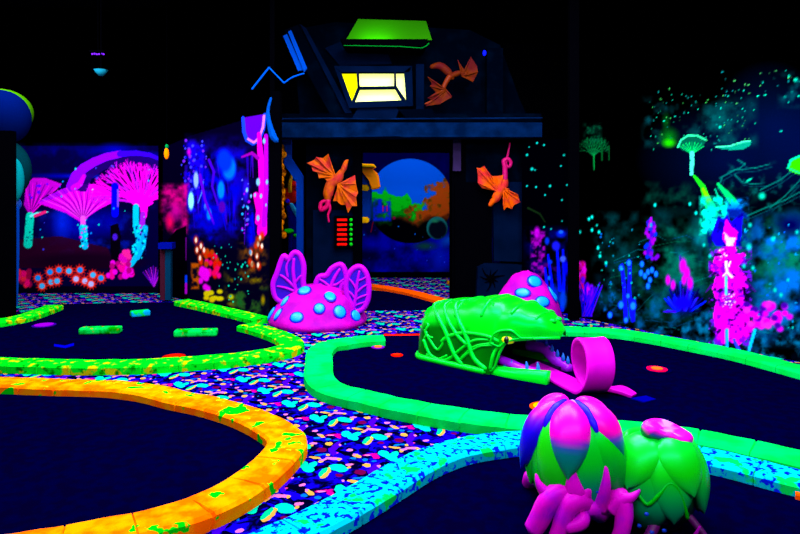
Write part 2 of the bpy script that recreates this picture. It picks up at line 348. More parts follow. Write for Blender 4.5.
def mural_right():
    c = Canvas(560, 20, 1100, 520, 3, (0, 0, 0)); c.rs = np.random.RandomState(21)
    # dark sky and ground hazes
    c.blob(770, 130, 60, 70, (0, 6, 40), .9); c.blob(730, 160, 95, 60, (0, 4, 36), .9); c.blob(850, 150, 90, 90, (0, 6, 60), .9)
    c.haze(690, 95, 760, 150, (0, 60, 62), 14, .4, .75, 1, 10); c.haze(640, 95, 745, 150, (0, 40, 45), 12, .5, .8, 1)
    c.haze(650, 205, 1100, 300, (0, 115, 130), 20, .38, .75, .95); c.haze(600, 225, 1100, 330, (0, 85, 62), 16, .4, .75, .9, 14)
    c.haze(735, 205, 860, 350, (0, 90, 190), 11, .3, .62, 1); c.haze(640, 215, 720, 300, (0, 95, 72), 10, .35, .65, .9); c.haze(755, 215, 820, 280, (0, 110, 70), 8, .45, .7, .8); c.haze(592, 270, 1100, 420, (0, 75, 130), 9, .42, .72, .9)
    c.haze(640, 285, 1100, 420, (0, 115, 165), 7, .45, .72, .8); c.haze(590, 210, 640, 310, (0, 55, 60), 12, .4, .75, .8)
    c.haze(640, 180, 760, 215, (0, 45, 34), 9, .45, .75, .8); c.blob(790, 225, 22, 14, (0, 0, 60), .8)
    c.haze(790, 290, 1100, 400, (0, 40, 210), 14, .4, .7, .9)
    for k in range(42):
        x = c.rs.uniform(600, 880); y = c.rs.uniform(225, 350); L = c.rs.uniform(10, 30)
        c.line([(x, y), (x+L, y+L*c.rs.uniform(-.5, .3)), (x+1.6*L, y+L*c.rs.uniform(-.6, .4))], .8, .4, [(0, 110, 120), (0, 70, 130), (0, 90, 60)][k % 3], .55)
    # mountain outline strokes at the upper right
    for p in [[(720,178),(735,170),(755,168),(770,164)],[(735,175),(742,182),(752,184),(765,183)],[(738,160),(745,164),(740,168),(728,172)],[(770,208),(785,196),(800,180),(830,150)],[(742,218),(765,208),(785,200),(800,192),(840,180)],[(760,190),(780,180),(800,165),(850,135)],[(722,178),(718,188),(724,196)]]:
        c.line(p, 1.6, 1.0, (0, 110, 95), .75)
        c.line([(x+2, y+3) for x, y in p], 1.0, .8, (0, 60, 70), .7)
    c.haze(725, 160, 820, 215, (0, 75, 70), 6, .52, .78, .8)
    # small green tree high on the left
    for k in range(8): c.branch(593.5, 156, math.radians(40+k*14), 6, 1.0, (0, 92, 40), 5, 22)
    c.line([(594,170),(594,155)], 1, 1.8, (0, 110, 40)); c.haze(582, 122, 603, 150, (0, 60, 34), 4, .4, .7, .9, 4)
    c.line([(602,148),(602,160)], 2, 1.4, (0, 60, 20)); c.line([(609,146),(609,160)], 1, 1.2, (0, 60, 20))
    # glow and the mushroom tree
    c.blob(669, 137, 12, 12, (0, 90, 10), .9); c.blob(669, 143, 9, 6, (20, 175, 0), .8); c.blob(666, 122, 5, 12, (0, 50, 8), .9)
    c.poly([(678,146),(682,139),(690,135),(699,136),(706,141),(702,148),(694,152),(692,155),(688,152),(682,150)], (0, 70, 50))
    c.line([(678,147),(681,140),(688,135.5),(697,135.5),(706,140)], 1.8, 1.4, (40, 230, 140))
    for k in range(9): c.line([(692, 154), (680+k*3, 146-4*math.sin(k/8*math.pi))], 1.0, .8, (0, 190, 80))
    c.line([(692,153),(692,164),(691.5,174)], 4, 3.4, (60, 240, 190)); c.dots(8, 690, 156, 694, 173, .4, .9, [(0, 90, 80)])
    c.poly([(712,146),(728,147),(742,142),(751,141),(750,146),(742,150),(732,150),(722,149)], (0, 130, 100)); c.line([(716,147),(730,146),(742,142),(750,141)], 1.2, 1.6, (60, 230, 160))
    # lava like green trail running down
    c.line([(694,176),(703,187),(706,198),(711,208)], 2, 10, (20, 235, 20)); c.line([(703,189),(709,200)], 3, 5, (110, 240, 0))
    c.line([(718,184),(726,193),(735,204)], 2.4, 8, (0, 200, 90)); c.line([(715,189),(722,206)], 1.2, 3, (0, 170, 120))
    c.blob(712, 214, 13, 19, (0, 150, 120), .7); c.haze(698, 195, 730, 236, (0, 255, 200), 4, .3, .55, 1, 4); c.blob(711, 214, 7, 12, (0, 245, 190), .8)
    c.blob(735, 212, 10, 9, (0, 0, 200), .8); c.haze(722, 196, 750, 226, (0, 120, 230), 5, .42, .7, .9, 4)
    c.blob(762, 196, 5, 5, (0, 200, 150), .7); c.blob(749, 180, 1.4, 5, (0, 190, 140), .5, 60)
    # round green mushroom at the very right
    c.poly([(788,166),(793,158),(804,155),(830,158),(830,176),(812,176),(798,174),(790,171)], (40, 190, 0)); c.line([(788,168),(791,160),(800,156),(830,156)], 2, 2, (0, 240, 150)); c.line([(788,168),(800,173),(830,175)], 1.4, 1.4, (0, 220, 120))
    c.line([(812,176),(808,230)], 10, 14, (0, 190, 120))
    # big magenta creature plant
    c.blob(733, 300, 24, 50, (2, 0, 26), .4)
    c.poly([(718,216),(724,219),(727,214),(731,222),(738,216),(743,212),(742,232),(740,246),(716,246),(710,238)], (14, 0, 215)); c.haze(706, 208, 748, 250, (0, 0, 90), 5, .45, .65, .8, 2)
    c.poly([(726,218),(731,226),(738,232),(735,246),(728,248),(722,238)], (235, 0, 220)); c.poly([(724,232),(730,238),(736,238),(732,248),(727,248)], (255, 170, 235)); c.line([(729,243),(729,250)], 2.5, 1.5, (255, 255, 255))
    body = [(712,264),(718,250),(726,246),(735,246),(738,254),(746,252),(744,262),(738,266),(746,276),(750,290),(742,286),(744,298),(750,310),(748,338),(738,346),(728,340),(716,336),(713,316),(716,300),(712,288),(716,276),(708,270)]
    c.poly(body, (245, 0, 245)); 
    for p in [[(710,262),(716,266)],[(744,262),(752,258)],[(712,285),(706,292)],[(746,282),(756,292)]]: c.line(p, 3, 1, (60, 0, 120))
    c.haze(708, 246, 752, 350, (120, 0, 235), 4, .5, .62, .9, 1); c.haze(708, 250, 752, 350, (20, 0, 60), 5, .6, .68, .9, 1)
    for _ in range(34): c.blob(c.rs.uniform(716, 750), c.rs.uniform(305, 342), 3.6, 3.6, [(255, 0, 255), (200, 0, 230), (245, 0, 190)][_ % 3], .5)
    for _ in range(52):
        x = c.rs.uniform(746, 790); c.blob(x, 312+abs(x-765)*.12+c.rs.uniform(-10, 16), 4.4, 4, [(255, 0, 255), (210, 0, 225), (255, 30, 190), (60, 0, 140)][_ % 4], .5)
    for _ in range(9): c.blob(c.rs.uniform(730, 745), c.rs.uniform(290, 315), 2, 2, (20, 0, 60), .7)
    c.line([(726,262),(727,272),(732,277)], 2.6, 2, (255, 230, 255)); c.line([(727,272),(723,276)], 2, 1.4, (255, 210, 255)); c.line([(729,266),(730,262)], 1.6, 1.2, (255, 255, 255))
    c.line([(726,277),(726,294)], 3, 3, (60, 200, 255)); c.dots(34, 722, 294, 735, 308, .5, .9, [(255, 220, 255), (120, 120, 255)]); c.dots(14, 718, 248, 730, 262, .5, .9, [(255, 220, 255)])
    c.line([(727,330),(727,347)], 3.4, 3, (0, 170, 255)); c.line([(755,330),(752,340),(749,350)], 3, 3, (0, 190, 255)); c.line([(740,352),(734,340)], 3, 3, (30, 60, 255))
    # blue spiky cushion plant
    c.blob(683, 300, 20, 20, (0, 0, 90), .6)
    for k in range(44):
        a = math.radians(10+c.rs.uniform(0, 160)); L = c.rs.uniform(16, 30)
        c.line([(683+8*math.cos(a), 312-2*math.sin(a)), (684+L*.8*math.cos(a), 314-L*1.3*math.sin(a)+4)], 2.2, 1.4, [(0, 20, 255), (50, 0, 230), (0, 0, 50), (20, 40, 255), (0, 0, 110)][k % 5])
    c.blob(683, 303, 15, 10, (10, 0, 210), .6)
    for x, y, r in [(668,280,4),(673,285,4),(683,266,6),(687,273,5),(690,283,5),(684,280,4)]: c.blob(x, y, r*.8, r*1.7, (215, 0, 225), .5)
    c.blob(680, 258, 1.4, 4, (60, 0, 160), .6)
    # purple tower coral and tube plants
    for _ in range(40): y = c.rs.uniform(220, 262); c.blob(651+c.rs.uniform(-1, 1)*(3+(y-215)*.1), y, 2.4, 3, [(60, 0, 235), (110, 0, 200), (150, 0, 200), (0, 40, 255)][_ % 4], .5)
    c.line([(651,218),(650,226)], 2, 4, (160, 0, 220)); c.blob(651, 225, 1.8, 3, (0, 130, 255), .5)
    for x, y in [(642,264),(641,273),(648,272),(656,274),(650,280),(648,286),(645,276),(652,270)]: c.blob(x, y, 3, 4.4, (0, 10, 190), .6); c.blob(x, y, 2.4, 3.8, (10, 110, 255), .4)
    for p in [[(622,265),(624,285),(626,318)],[(630,262),(629,290),(632,316)],[(634,300),(633,320)]]: c.line(p, 3.4, 4.4, (10, 10, 235))
    for x, y, r in [(621,268,3),(629,263,3.4),(621,305,4),(633,306,4.4),(610,315,3.4),(628,296,2.6),(626,320,3)]: c.blob(x, y, r, r*1.35, (0, 20, 230), .4); c.blob(x, y, r*.75, r*1.1, (20, 120, 255), .4)
    # magenta and blue clump by the black post
    for _ in range(14): c.blob(c.rs.uniform(577, 584), c.rs.uniform(264, 290), 3.4, 5, [(255, 0, 235), (230, 0, 120)][_ % 2], .5)
    for _ in range(14): c.blob(c.rs.uniform(582, 593), c.rs.uniform(280, 302), 3, 5, [(200, 0, 255), (110, 0, 255)][_ % 2], .5)
    for k in range(22): c.line([(587+c.rs.uniform(-5, 5), 316), (577+k*1.2, 282+c.rs.uniform(0, 14))], 1.3, 1.0, [(0, 0, 235), (70, 0, 230)][k % 2])
    c.haze(592, 285, 622, 318, (0, 90, 190), 5, .5, .75, .8)
    # sparkles
    c.dots(38, 596, 225, 640, 300, .6, 1.5, [(0, 120, 150), (0, 170, 150), (0, 90, 190)])
    for x, y in [(592,217),(589,219),(599,232),(598,248),(580,232),(592,230),(600,256),(606,263),(690,204),(696,213),(655,205)]: c.blob(x, y, 1.9, 2.6, (0, 225, 200), .6)
    for x, y, r in [(749,247,4),(744,266,2.6),(753,268,2.6),(773,239,3),(797,232,2.4),(750,225,2.5),(775,290,2.6),(781,295,2.5),(788,280,2),(710,256,2.4),(704,245,2)]: c.blob(x, y, r, r*1.3, (0, 190, 170), .7)
    c.dots(46, 740, 215, 860, 330, .5, 1.6, [(0, 140, 210), (0, 190, 170), (0, 90, 240)])
    c.dots(120, 650, 88, 756, 150, .35, 1.0, [(0, 150, 110), (0, 110, 100), (40, 150, 60)]); c.dots(60, 720, 70, 860, 110, .4, 1.2, [(0, 170, 140), (0, 120, 120), (60, 170, 80)])
    for x, y, r in [(796,80,3),(789,76,1.6),(792,92,1.8),(785,97,1.8),(720,127,1.8),(664,121,1.2),(765,95,1.4),(758,96,1.4),(781,131,1.4),(799,96,1.6)]: c.blob(x, y, r, r, (0, 225, 170), .7)
    c.haze(776, 70, 860, 110, (0, 50, 60), 9, .45, .75, .9)
    # continuation further along the wall, outside the photograph
    for k in range(60):
        x = c.rs.uniform(812, 1080); c.blob(x, c.rs.uniform(330, 400), c.rs.uniform(4, 10), c.rs.uniform(8, 20), [(200, 0, 220), (0, 30, 230), (0, 120, 200), (120, 0, 220)][k % 4], .6)
    return c
def mural_panel():
    c = Canvas(510, 100, 590, 330, 4, (0, 0, 2)); c.rs = np.random.RandomState(4)
    c.haze(522, 225, 575, 310, (0, 0, 90), 8, .35, .75, .9)
    c.blob(537, 255, 8, 30, (90, 0, 110), .7, 0, 1, 4); c.blob(537, 233, 4, 8, (190, 0, 200), .6); c.haze(530, 230, 546, 278, (140, 0, 150), 4, .4, .65, 1, 2); c.haze(535, 262, 562, 300, (60, 0, 90), 5, .42, .7, 1, 2)
    for p in [[(548,255),(552,285),(555,310)],[(563,250),(564,280),(562,310)],[(557,248),(560,290)],[(545,268),(550,312)]]: c.line(p, 2, 4, (0, 10, 240))
    for x, y, rx, ry, col in [(561,234,6,5,(0,20,190)),(547,241,3,5,(0,40,200)),(556,246,5,6,(20,20,255)),(563,259,4,4,(60,90,255)),(550,262,3,3,(0,40,220)),(549,278,2,3,(0,90,255)),(540,301,7,9,(0,70,200)),(566,268,3,10,(0,0,230)),(553,296,9,14,(0,30,180)),(563,300,5,12,(0,60,200))]: c.blob(x, y, rx, ry, col, .5, 0, .9)
    c.blob(561, 232, 3, 2.5, (20, 90, 230), .6)
    for x, y, r in [(525,139,1.4),(537,143,1.6),(544,145,1.4),(527,155,1.8),(564,155,1.6),(532,169,2.2),(535,170,1.2),(561,166,1.2),(527,186,1.3),(536,187,1.4),(550,186,1.8),(545,195,1.3),(562,200,1.4),(562,221,1),(544,227,1.4),(551,229,1.2),(559,132,1),(529,147,1),(567,185,1.2)]: c.blob(x, y, r, r, (0, 180, 160), .6)
    c.line([(528,208),(540,214),(545,222)], 2, 1, (10, 30, 8)); return c
def mural_planet():
    c = Canvas(330, 120, 500, 290, 4, (0, 0, 0)); c.rs = np.random.RandomState(12)
    c.poly([(330,140),(500,140),(500,290),(330,290)], (0, 0, 52))
    c.haze(355, 225, 500, 285, (0, 0, 170), 16, .35, .7, 1); c.haze(355, 150, 500, 225, (0, 0, 90), 12, .45, .8, 1)
    c.blob(372, 244, 22, 10, (0, 0, 160), .9); c.blob(440, 258, 14, 26, (0, 20, 190), .9); c.blob(448, 240, 12, 8, (0, 70, 190), .9, -30)
    c.blob(425, 246, 16, 6, (10, 60, 60), .8)
    CX, CY_, R = 410, 201, 42.5
    r = c.reg(CX-R-2, CY_-R-2, CX+R+2, CY_+R+2); X = c.X[r]; Y = c.Y[r]
    d = np.hypot(X-CX, Y-CY_); disc = np.clip((R-d)*2, 0, 1)
    n = c.fbm(r, 11)-.5; n2 = c.fbm(r, 5)-.5
    col = np.zeros(X.shape+(3,)); col[:] = np.array((0, 84, 225))/255
    def put(m, q): 
        m = m[..., None]; col[:] = col*(1-m)+np.array(q)/255*m
    s1 = (Y-CY_)+(X-CX)*.05+n*40
    put(np.clip((s1+4+(CX-X)*.28)/3, 0, 1), (0, 190, 20)); put(np.clip((n2*8+s1-6)/3, 0, 1)*.8, (0, 120, 10))
    put(np.clip(((X-CX)*.95+s1-8+n2*26)/6, 0, 1), (170, 62, 10)); put(np.clip(n2*6, 0, 1)*np.clip(((X-CX)*.95+s1-4)/6, 0, 1)*.7, (110, 80, 0)); put(np.clip((n2*3-.2)*2, 0, 1)*np.clip(((X-CX)*.9+s1)/6, 0, 1), (90, 50, 10))
    put(np.clip((n*3-.6)*3, 0, 1)*np.clip((X-CX)/20, 0, 1)*.8, (0, 50, 160))
    put(np.clip((-(X-CX)-22+n*26)/12, 0, 1)*np.clip((s1)/6, 0, 1)*.85, (0, 30, 70)); sh = np.clip(((Y-CY_)-14+n*22)/9, 0, 1); put(sh, (0, 0, 4))
    c.a[r] = c.a[r]*(1-disc[..., None])+col*disc[..., None]
    c.haze(372, 198, 392, 222, (0, 30, 220), 4, .35, .6, 1, 2); c.line([(383,206),(383,211)], 1.2, 1.2, (200, 0, 60)); c.line([(387,206),(387,211)], 1.2, 1.2, (200, 0, 60)); c.blob(394, 218, 2.2, 2, (130, 0, 60), .5)
    c.blob(437, 228, 11, 11.8, (20, 110, 110), .08); c.blob(437.8, 229.6, 10, 10.4, (2, 10, 26), .2); c.blob(435, 221, 6, 2.6, (30, 130, 90), .8)
    c.line([(373,222),(371,232)], 1, 1, (120, 0, 30)); c.dots(20, 360, 225, 470, 270, .4, .9, [(40, 60, 255), (0, 120, 255)])
    c.poly([(330,272),(500,272),(500,290),(330,290)], (0, 0, 6)); return c

# ------------------------------------------------------------------ room shell
CEIL = 4.65
def carpet_material():
    """printed carpet: a repeating motif made of ellipses placed on a skewed lattice"""
    m = bpy.data.materials.new('printed_carpet'); m.use_nodes = True; nt = m.node_tree; b = nt.nodes['Principled BSDF']
    b.inputs['Roughness'].default_value = 1; b.inputs['Specular IOR Level'].default_value = 0
    K = 2.3
    tc = nt.nodes.new('ShaderNodeTexCoord')
    L = np.array([[.26, .2245], [-.315, .4665]]); Li = np.linalg.inv(L)
    o = np.array([-.557, 3.66])
    nz = nt.nodes.new('ShaderNodeTexNoise'); nz.inputs['Scale'].default_value = 22; nt.links.new(tc.outputs['Object'], nz.inputs['Vector'])
    sb = nt.nodes.new('ShaderNodeVectorMath'); sb.operation = 'SUBTRACT'; sb.inputs[1].default_value = (.5, .5, .5); nt.links.new(nz.outputs['Color'], sb.inputs[0])
    scn = nt.nodes.new('ShaderNodeVectorMath'); scn.operation = 'SCALE'; scn.inputs['Scale'].default_value = .028; nt.links.new(sb.outputs[0], scn.inputs[0])
    ad = nt.nodes.new('ShaderNodeVectorMath'); ad.operation = 'ADD'; nt.links.new(tc.outputs['Object'], ad.inputs[0]); nt.links.new(scn.outputs[0], ad.inputs[1])
    def dot(v, x, y):
        n = nt.nodes.new('ShaderNodeVectorMath'); n.operation = 'DOT_PRODUCT'; n.inputs[1].default_value = (x, y, 0); nt.links.new(v, n.inputs[0]); return n.outputs['Value']
    cb = nt.nodes.new('ShaderNodeCombineXYZ'); nt.links.new(dot(ad.outputs[0], Li[0, 0], Li[0, 1]), cb.inputs[0]); nt.links.new(dot(ad.outputs[0], Li[1, 0], Li[1, 1]), cb.inputs[1])
    st = cb.outputs[0]
    # ground of the print: blues, swirled
    n1 = nt.nodes.new('ShaderNodeTexNoise'); n1.inputs['Scale'].default_value = 13; n1.inputs['Distortion'].default_value = 1.2; nt.links.new(tc.outputs['Object'], n1.inputs['Vector'])
    cr = nt.nodes.new('ShaderNodeValToRGB'); e = cr.color_ramp.elements
    def kc(c): return (*[v/K for v in lin(c)], 1)
    e[0].position = .42; e[0].color = kc((0, 0, 40)); e[1].position = .5; e[1].color = kc((4, 0, 130)); q = e.new(.59); q.color = kc((16, 0, 235))
    nt.links.new(n1.outputs['Fac'], cr.inputs[0]); cur = cr.outputs[0]
    cy = (0, 250, 190); pk = (255, 120, 200); og = (255, 175, 70); rd = (120, 0, 70); mg = (235, 0, 150); lb = (0, 120, 220); vi = (75, 0, 255); dk = (0, 0, 30)
    M = [ (345,130,58,22,-40,vi),(322,168,40,18,50,vi),(395,205,60,12,10,(20,0,255)),(430,178,85,14,14,dk),(70,345,60,14,-10,dk),(500,250,50,12,5,dk),
      (245,150,38,16,0,rd),(375,345,30,12,0,rd),(290,70,22,8,0,lb),(215,190,32,6,-8,lb),(480,215,26,9,0,lb),(640,238,22,6,0,lb),(560,360,20,6,0,lb),
      (92,262,46,30,10,cy),(135,292,50,28,15,cy),(170,268,44,20,-25,cy),(368,290,72,27,8,cy),
      (268,326,54,28,-42,og),(254,320,48,18,-42,(0,235,150)),
      (452,264,34,10,-5,pk),(446,283,13,9,0,og),(190,210,46,9,6,og),(238,236,22,12,-25,og),(330,217,62,10,3,pk),(372,222,16,10,0,og),(262,226,32,7,-15,pk),
      (290,190,17,9,0,og),(296,105,28,13,0,og),(456,153,23,9,-5,pk),(512,196,36,13,20,og),(490,186,14,7,20,pk),(612,188,62,7,-5,mg),(655,203,30,13,15,mg),(590,192,26,5,0,pk),
      (380,112,11,8,0,pk),(425,105,8,5,0,lb),(115,206,14,8,0,pk),(660,350,10,5,0,(255,60,160))]
    for (x, y, rx, ry, rot, colr) in M:
        px = 290+x/7.63; py = 430+y/7.63; d = F*H/(py-HZ); Xw = (px-400)*d/F
        J = np.array([[d/F, (px-400)*(-d*d/(F*H))/F], [0, -d*d/(F*H)]])/7.63     # world per crop pixel
        t = math.radians(rot); R = np.array([[math.cos(t), math.sin(t)], [-math.sin(t), math.cos(t)]])
        A = np.diag([1/rx, 1/ry]) @ R @ np.linalg.inv(J) @ L
        s0 = Li @ np.array([Xw, d])
        a1 = nt.nodes.new('ShaderNodeVectorMath'); a1.operation = 'SUBTRACT'; a1.inputs[1].default_value = (s0[0]-.5, s0[1]-.5, 0); nt.links.new(st, a1.inputs[0])
        a2 = nt.nodes.new('ShaderNodeVectorMath'); a2.operation = 'FRACTION'; nt.links.new(a1.outputs[0], a2.inputs[0])
        a3 = nt.nodes.new('ShaderNodeVectorMath'); a3.operation = 'SUBTRACT'; a3.inputs[1].default_value = (.5, .5, 0); nt.links.new(a2.outputs[0], a3.inputs[0])
        d1 = dot(a3.outputs[0], A[0, 0], A[0, 1]); d2 = dot(a3.outputs[0], A[1, 0], A[1, 1])
        m1 = nt.nodes.new('ShaderNodeMath'); m1.operation = 'MULTIPLY'; nt.links.new(d1, m1.inputs[0]); nt.links.new(d1, m1.inputs[1])
        m2 = nt.nodes.new('ShaderNodeMath'); m2.operation = 'MULTIPLY_ADD'; nt.links.new(d2, m2.inputs[0]); nt.links.new(d2, m2.inputs[1]); nt.links.new(m1.outputs[0], m2.inputs[2])
        m3 = nt.nodes.new('ShaderNodeMath'); m3.operation = 'LESS_THAN'; m3.inputs[1].default_value = 1; nt.links.new(m2.outputs[0], m3.inputs[0])
        mx = nt.nodes.new('ShaderNodeMix'); mx.data_type = 'RGBA'; nt.links.new(m3.outputs[0], mx.inputs['Factor']); nt.links.new(cur, mx.inputs['A']); mx.inputs['B'].default_value = kc(colr); cur = mx.outputs['Result']
    nt.links.new(cur, b.inputs['Base Color']); return m
bm = bmesh.new(); box(bm, (-8, -1.5, -.1), (6, 12.5, 0)); struct(obj('floor', bm, carpet_material()))
bm = bmesh.new(); box(bm, (-8, -1.5, CEIL), (6, 12.5, CEIL+.1)); struct(obj('ceiling', bm, BLK))
slabwall('wall_left', (-8, -1.5), (-8, 12.5), 0, CEIL, -.1)
slabwall('wall_far_right', (6, 12.5), (6, -1.5), 0, CEIL, -.1)
slabwall('wall_front', (6, -1.5), (-8, -1.5), 0, CEIL, -.1)
slabwall('wall_back', (-8, 12.5), (6, 12.5), 0, CEIL, -.1)
struct(mural_wall('wall_back_left', (-8, 10.1), (-3.94, 10.1), 0, CEIL, mural_left(), .0135))
struct(mural_wall('wall_middle', (-3.94, 10.1), (-1.64, 7.81), 0, CEIL, mural_middle(), .0115))
struct(mural_wall('wall_right', (2.33, 8.13), (5.6, 3.355), 0, CEIL, mural_right(), .0125))
struct(mural_wall('wall_back_right', (1.72, 8.75), (2.33, 8.3), 0, 2.36, mural_panel(), .0115))
struct(mural_wall('wall_doorway', (-2.2, 12.0), (2.2, 12.0), 0, 3.2, mural_planet(), .0135))
slabwall('wall_middle_core', (-3.96, 10.12), (-1.65, 7.82), 0, CEIL, -.08)
slabwall('wall_back_right_core', (1.73, 8.76), (2.34, 8.31), 0, 2.36, -.06)
NAVYP = mat('navy_panel_paint', (1, 10, 36), .6, .0, noise_col=(0, 7, 28), nscale=4, nlo=.4, nhi=.7)
NAVYB = mat('blue_grey_beam_paint', (1, 22, 60), .6, .0, noise_col=(0, 11, 38), nscale=5, nlo=.38, nhi=.66)
NAVYD = mat('dark_hull_paint', (0, 2, 10), .7, .0, noise_col=(0, 7, 22), nscale=4, nlo=.5, nhi=.8)
EDGE = mat('blue_edge_paint', (0, 70, 190), .5)
# black post in front of the right corner and black pillar left of the spaceship front
bm = bmesh.new(); box(bm, (2.17, 7.92, 0), (2.29, 8.02, CEIL)); struct(obj('trim_1', bm, BLK))
bm = bmesh.new(); box(bm, (-1.62, 7.74, 0), (-1.50, 7.88, 2.9)); struct(obj('trim_2', bm, BLK))

# ------------------------------------------------------------------ turf and kerbs
TURF = mat('navy_putting_turf', (0, 0, 33), 1, 0, noise_col=(1, 0, 24), nscale=14, nlo=.4, nhi=.6, bump=.3, bscale=200)
def turf(pts, label, name='putting_green', zt=.015):
    q = [G(x, y, zt) for x, y in pts]
    bm = bmesh.new(); prism(bm, q, Vector((0, 0, -(zt-.001)))); bmesh.ops.triangulate(bm, faces=bm.faces)
    return struct(tag(obj(name, bm, TURF), label, 'putting green'))
def kerb(pts, m, label, w_=.125, h=.08, closed=False, jit=.006, seam=.30, raw=False, z0=0.0, smooth_n=8):
    base = pts if raw else [G(x, y, h) for x, y in pts]
    c = catmull([Vector((p[0], p[1], 0)) for p in base], smooth_n, closed)
    # resample evenly
    if closed: c.append(c[0].copy())
    out = [c[0]]; acc = 0; lens = [0]
    for a, b_ in zip(c, c[1:]): lens.append(lens[-1]+(b_-a).length)
    n = max(4, int(lens[-1]/.05)); res = []; k = 0
    for i in range(n+1):
        t = lens[-1]*i/n
        while k < len(lens)-2 and lens[k+1] < t: k += 1
        f = (t-lens[k])/max(1e-6, lens[k+1]-lens[k]); res.append((c[k].lerp(c[k+1], min(1, f)), t))
    ext = []
    for i, (p, t) in enumerate(res):
        ext.append((p, 0.0))
        if i % max(1, round(seam/.05)) == 0 and 0 < i < n:
            nx = res[i+1][0]; ext.append((p.lerp(nx, .12), 1.0)); ext.append((p.lerp(nx, .24), 0.0))
    prof = [(-1, 0), (-1, .8), (-.86, 1), (0, 1.03), (.86, 1), (1, .8), (1, 0)]
    bm = bmesh.new(); rings = []; N = len(ext)
    for i, (p, s) in enumerate(ext):
        t = ext[min(i+2, N-1)][0]-ext[max(i-2, 0)][0]; t.normalize(); nrm = Vector((-t.y, t.x, 0))
        ww = w_*(1-.07*s); hh = h*(1-.14*s)
        ring = []
        for a, zz in prof:
            q = p+nrm*ww*a+Vector((0, 0, z0+hh*zz))
            if zz > 0: 
                nv = mnoise.noise_vector(q*9)*jit; q = q+Vector((nv.x, nv.y, nv.z*.7))
            ring.append(bm.verts.new(q))
        rings.append(ring)
    for a, b_ in zip(rings, rings[1:]):
        for k in range(6): bm.faces.new([a[k], a[k+1], b_[k+1], b_[k]])
    for r in (rings[0], rings[-1]): bm.faces.new(r)
    return tag(obj('curb', bm, m, smooth=False), label, 'curb')

K_GREEN = mat('green_curb_paint', (0, 200, 78), .9, noise_col=(0, 190, 55), nscale=5, nlo=.4, nhi=.6)
K_GY = mat('green_curb_paint_yellow_worn', (0, 205, 20), .9, noise_col=(180, 165, 0), nscale=11, nlo=.57, nhi=.63, third=((0, 110, 0), 14, .56, .66))
K_OR = mat('orange_curb_paint', (255, 90, 0), .9, noise_col=(240, 136, 0), nscale=9, nlo=.40, nhi=.62, third=((0, 175, 10), 7.5, .60, .615))
K_CY = mat('cyan_curb_paint', (0, 165, 190), .9, noise_col=(0, 25, 215), nscale=24, nlo=.53, nhi=.56, third=((0, 190, 70), 9, .57, .62))
K_RO = mat('orange_red_curb_paint', (240, 75, 0), .9)
turf([(-70,322),(0,318),(55,304),(180,302),(215,311),(262,322),(240,330),(285,342),(293,346),(262,356),(200,362),(120,367),(-70,364)], 'dark navy putting green at the far left with three small green bars on it')
turf([(-120,388),(60,387),(118,389),(160,397),(215,409),(258,427),(276,441),(255,463),(200,497),(120,521),(30,534),(-120,545)], 'dark navy putting green in the left foreground inside the orange curb')
turf([(388,334),(350,340),(328,346),(322,372),(340,388),(400,404),(520,424),(640,430),(760,452),(860,475),(1100,540),(1100,460),(860,392),(740,357),(680,344),(620,334),(545,328)], 'dark navy putting green under the green serpent head')
turf([(250,580),(330,537),(400,500),(450,468),(500,450),(560,446),(640,452),(700,464),(780,482),(900,512),(1000,560),(850,700),(500,760),(300,700)], 'dark navy putting green in the right foreground under the pod plant')
turf([(340,289),(385,291),(418,297),(462,309),(366,309.5),(340,309.5)], 'dim dark putting green beyond the doorway by the orange strip')
kerb([(182,300),(200,303.5),(220,308),(240,312.5),(262,318)], K_GY, 'short green curb with yellow wear running along the foot of the dark forest mural')
kerb([(246,324),(262,328),(280,334),(292,341),(286,347),(262,352),(230,356),(190,359),(140,362),(80,362.5),(20,361),(-60,359)], K_GY, 'long green curb with yellow wear rounding the front of the far left putting green')
kerb([(54,305),(42,309.5),(22,316),(0,320),(-60,329)], K_GY, 'green curb stub with yellow wear beside the tall black totem')
kerb([(-80,381),(0,381),(60,383),(112,384.5),(150,389),(180,396),(210,402),(240,410.5),(264,420.5),(282,431),(287,438),(284,447),(264,467),(236,487),(196,506),(150,519),(100,530),(50,539),(-30,552)], K_OR, 'orange and yellow curb with green patches curving round the left foreground green', w_=.125)
kerb([(384,337),(362,338),(342,341),(328,343),(320,350),(319,360),(319,374),(326,383),(338,389),(360,394),(400,403),(440,410),(480,416),(520,420),(570,423),(620,426),(665,430),(700,435),(740,443),(780,452),(830,464),(950,495)], K_GREEN, 'bright green curb curving in front of the serpent head and behind the pod plant')
kerb([(556,328.3),(580,328.5),(620,331),(660,337),(700,344.5),(740,352.5),(800,368),(870,387),(950,412)], K_GREEN, 'bright green curb running along the foot of the right mural wall')
kerb([(160,582),(240,552),(300,526),(345,503),(385,480),(420,460),(455,447),(490,440.5),(530,437),(580,438.5),(630,442),(680,449),(730,459),(775,470.5),(830,484),(950,515)], K_CY, 'cyan curb with blue speckles edging the right foreground green', w_=.125)
kerb([(795,492),(820,498),(870,511)], K_RO, 'short orange strip of curb at the right edge of the photo', w_=.02, h=.045)
kerb([(366,284),(385,286.5),(410,291),(432,296.5),(446,300.5)], K_RO, 'thin orange curb crossing beyond the doorway', w_=.10, h=.07)
kerb([(384,334.5),(405,334.5),(425,334)], mat('red_curb_paint', (235, 20, 0), .9), 'thin red strip on the floor behind the serpent head', w_=.03, h=.02)
kerb([(447,281),(470,281)], mat('amber_curb_paint', (200, 120, 0), .9), 'short amber strip at the far right of the doorway floor', w_=.06, h=.05)
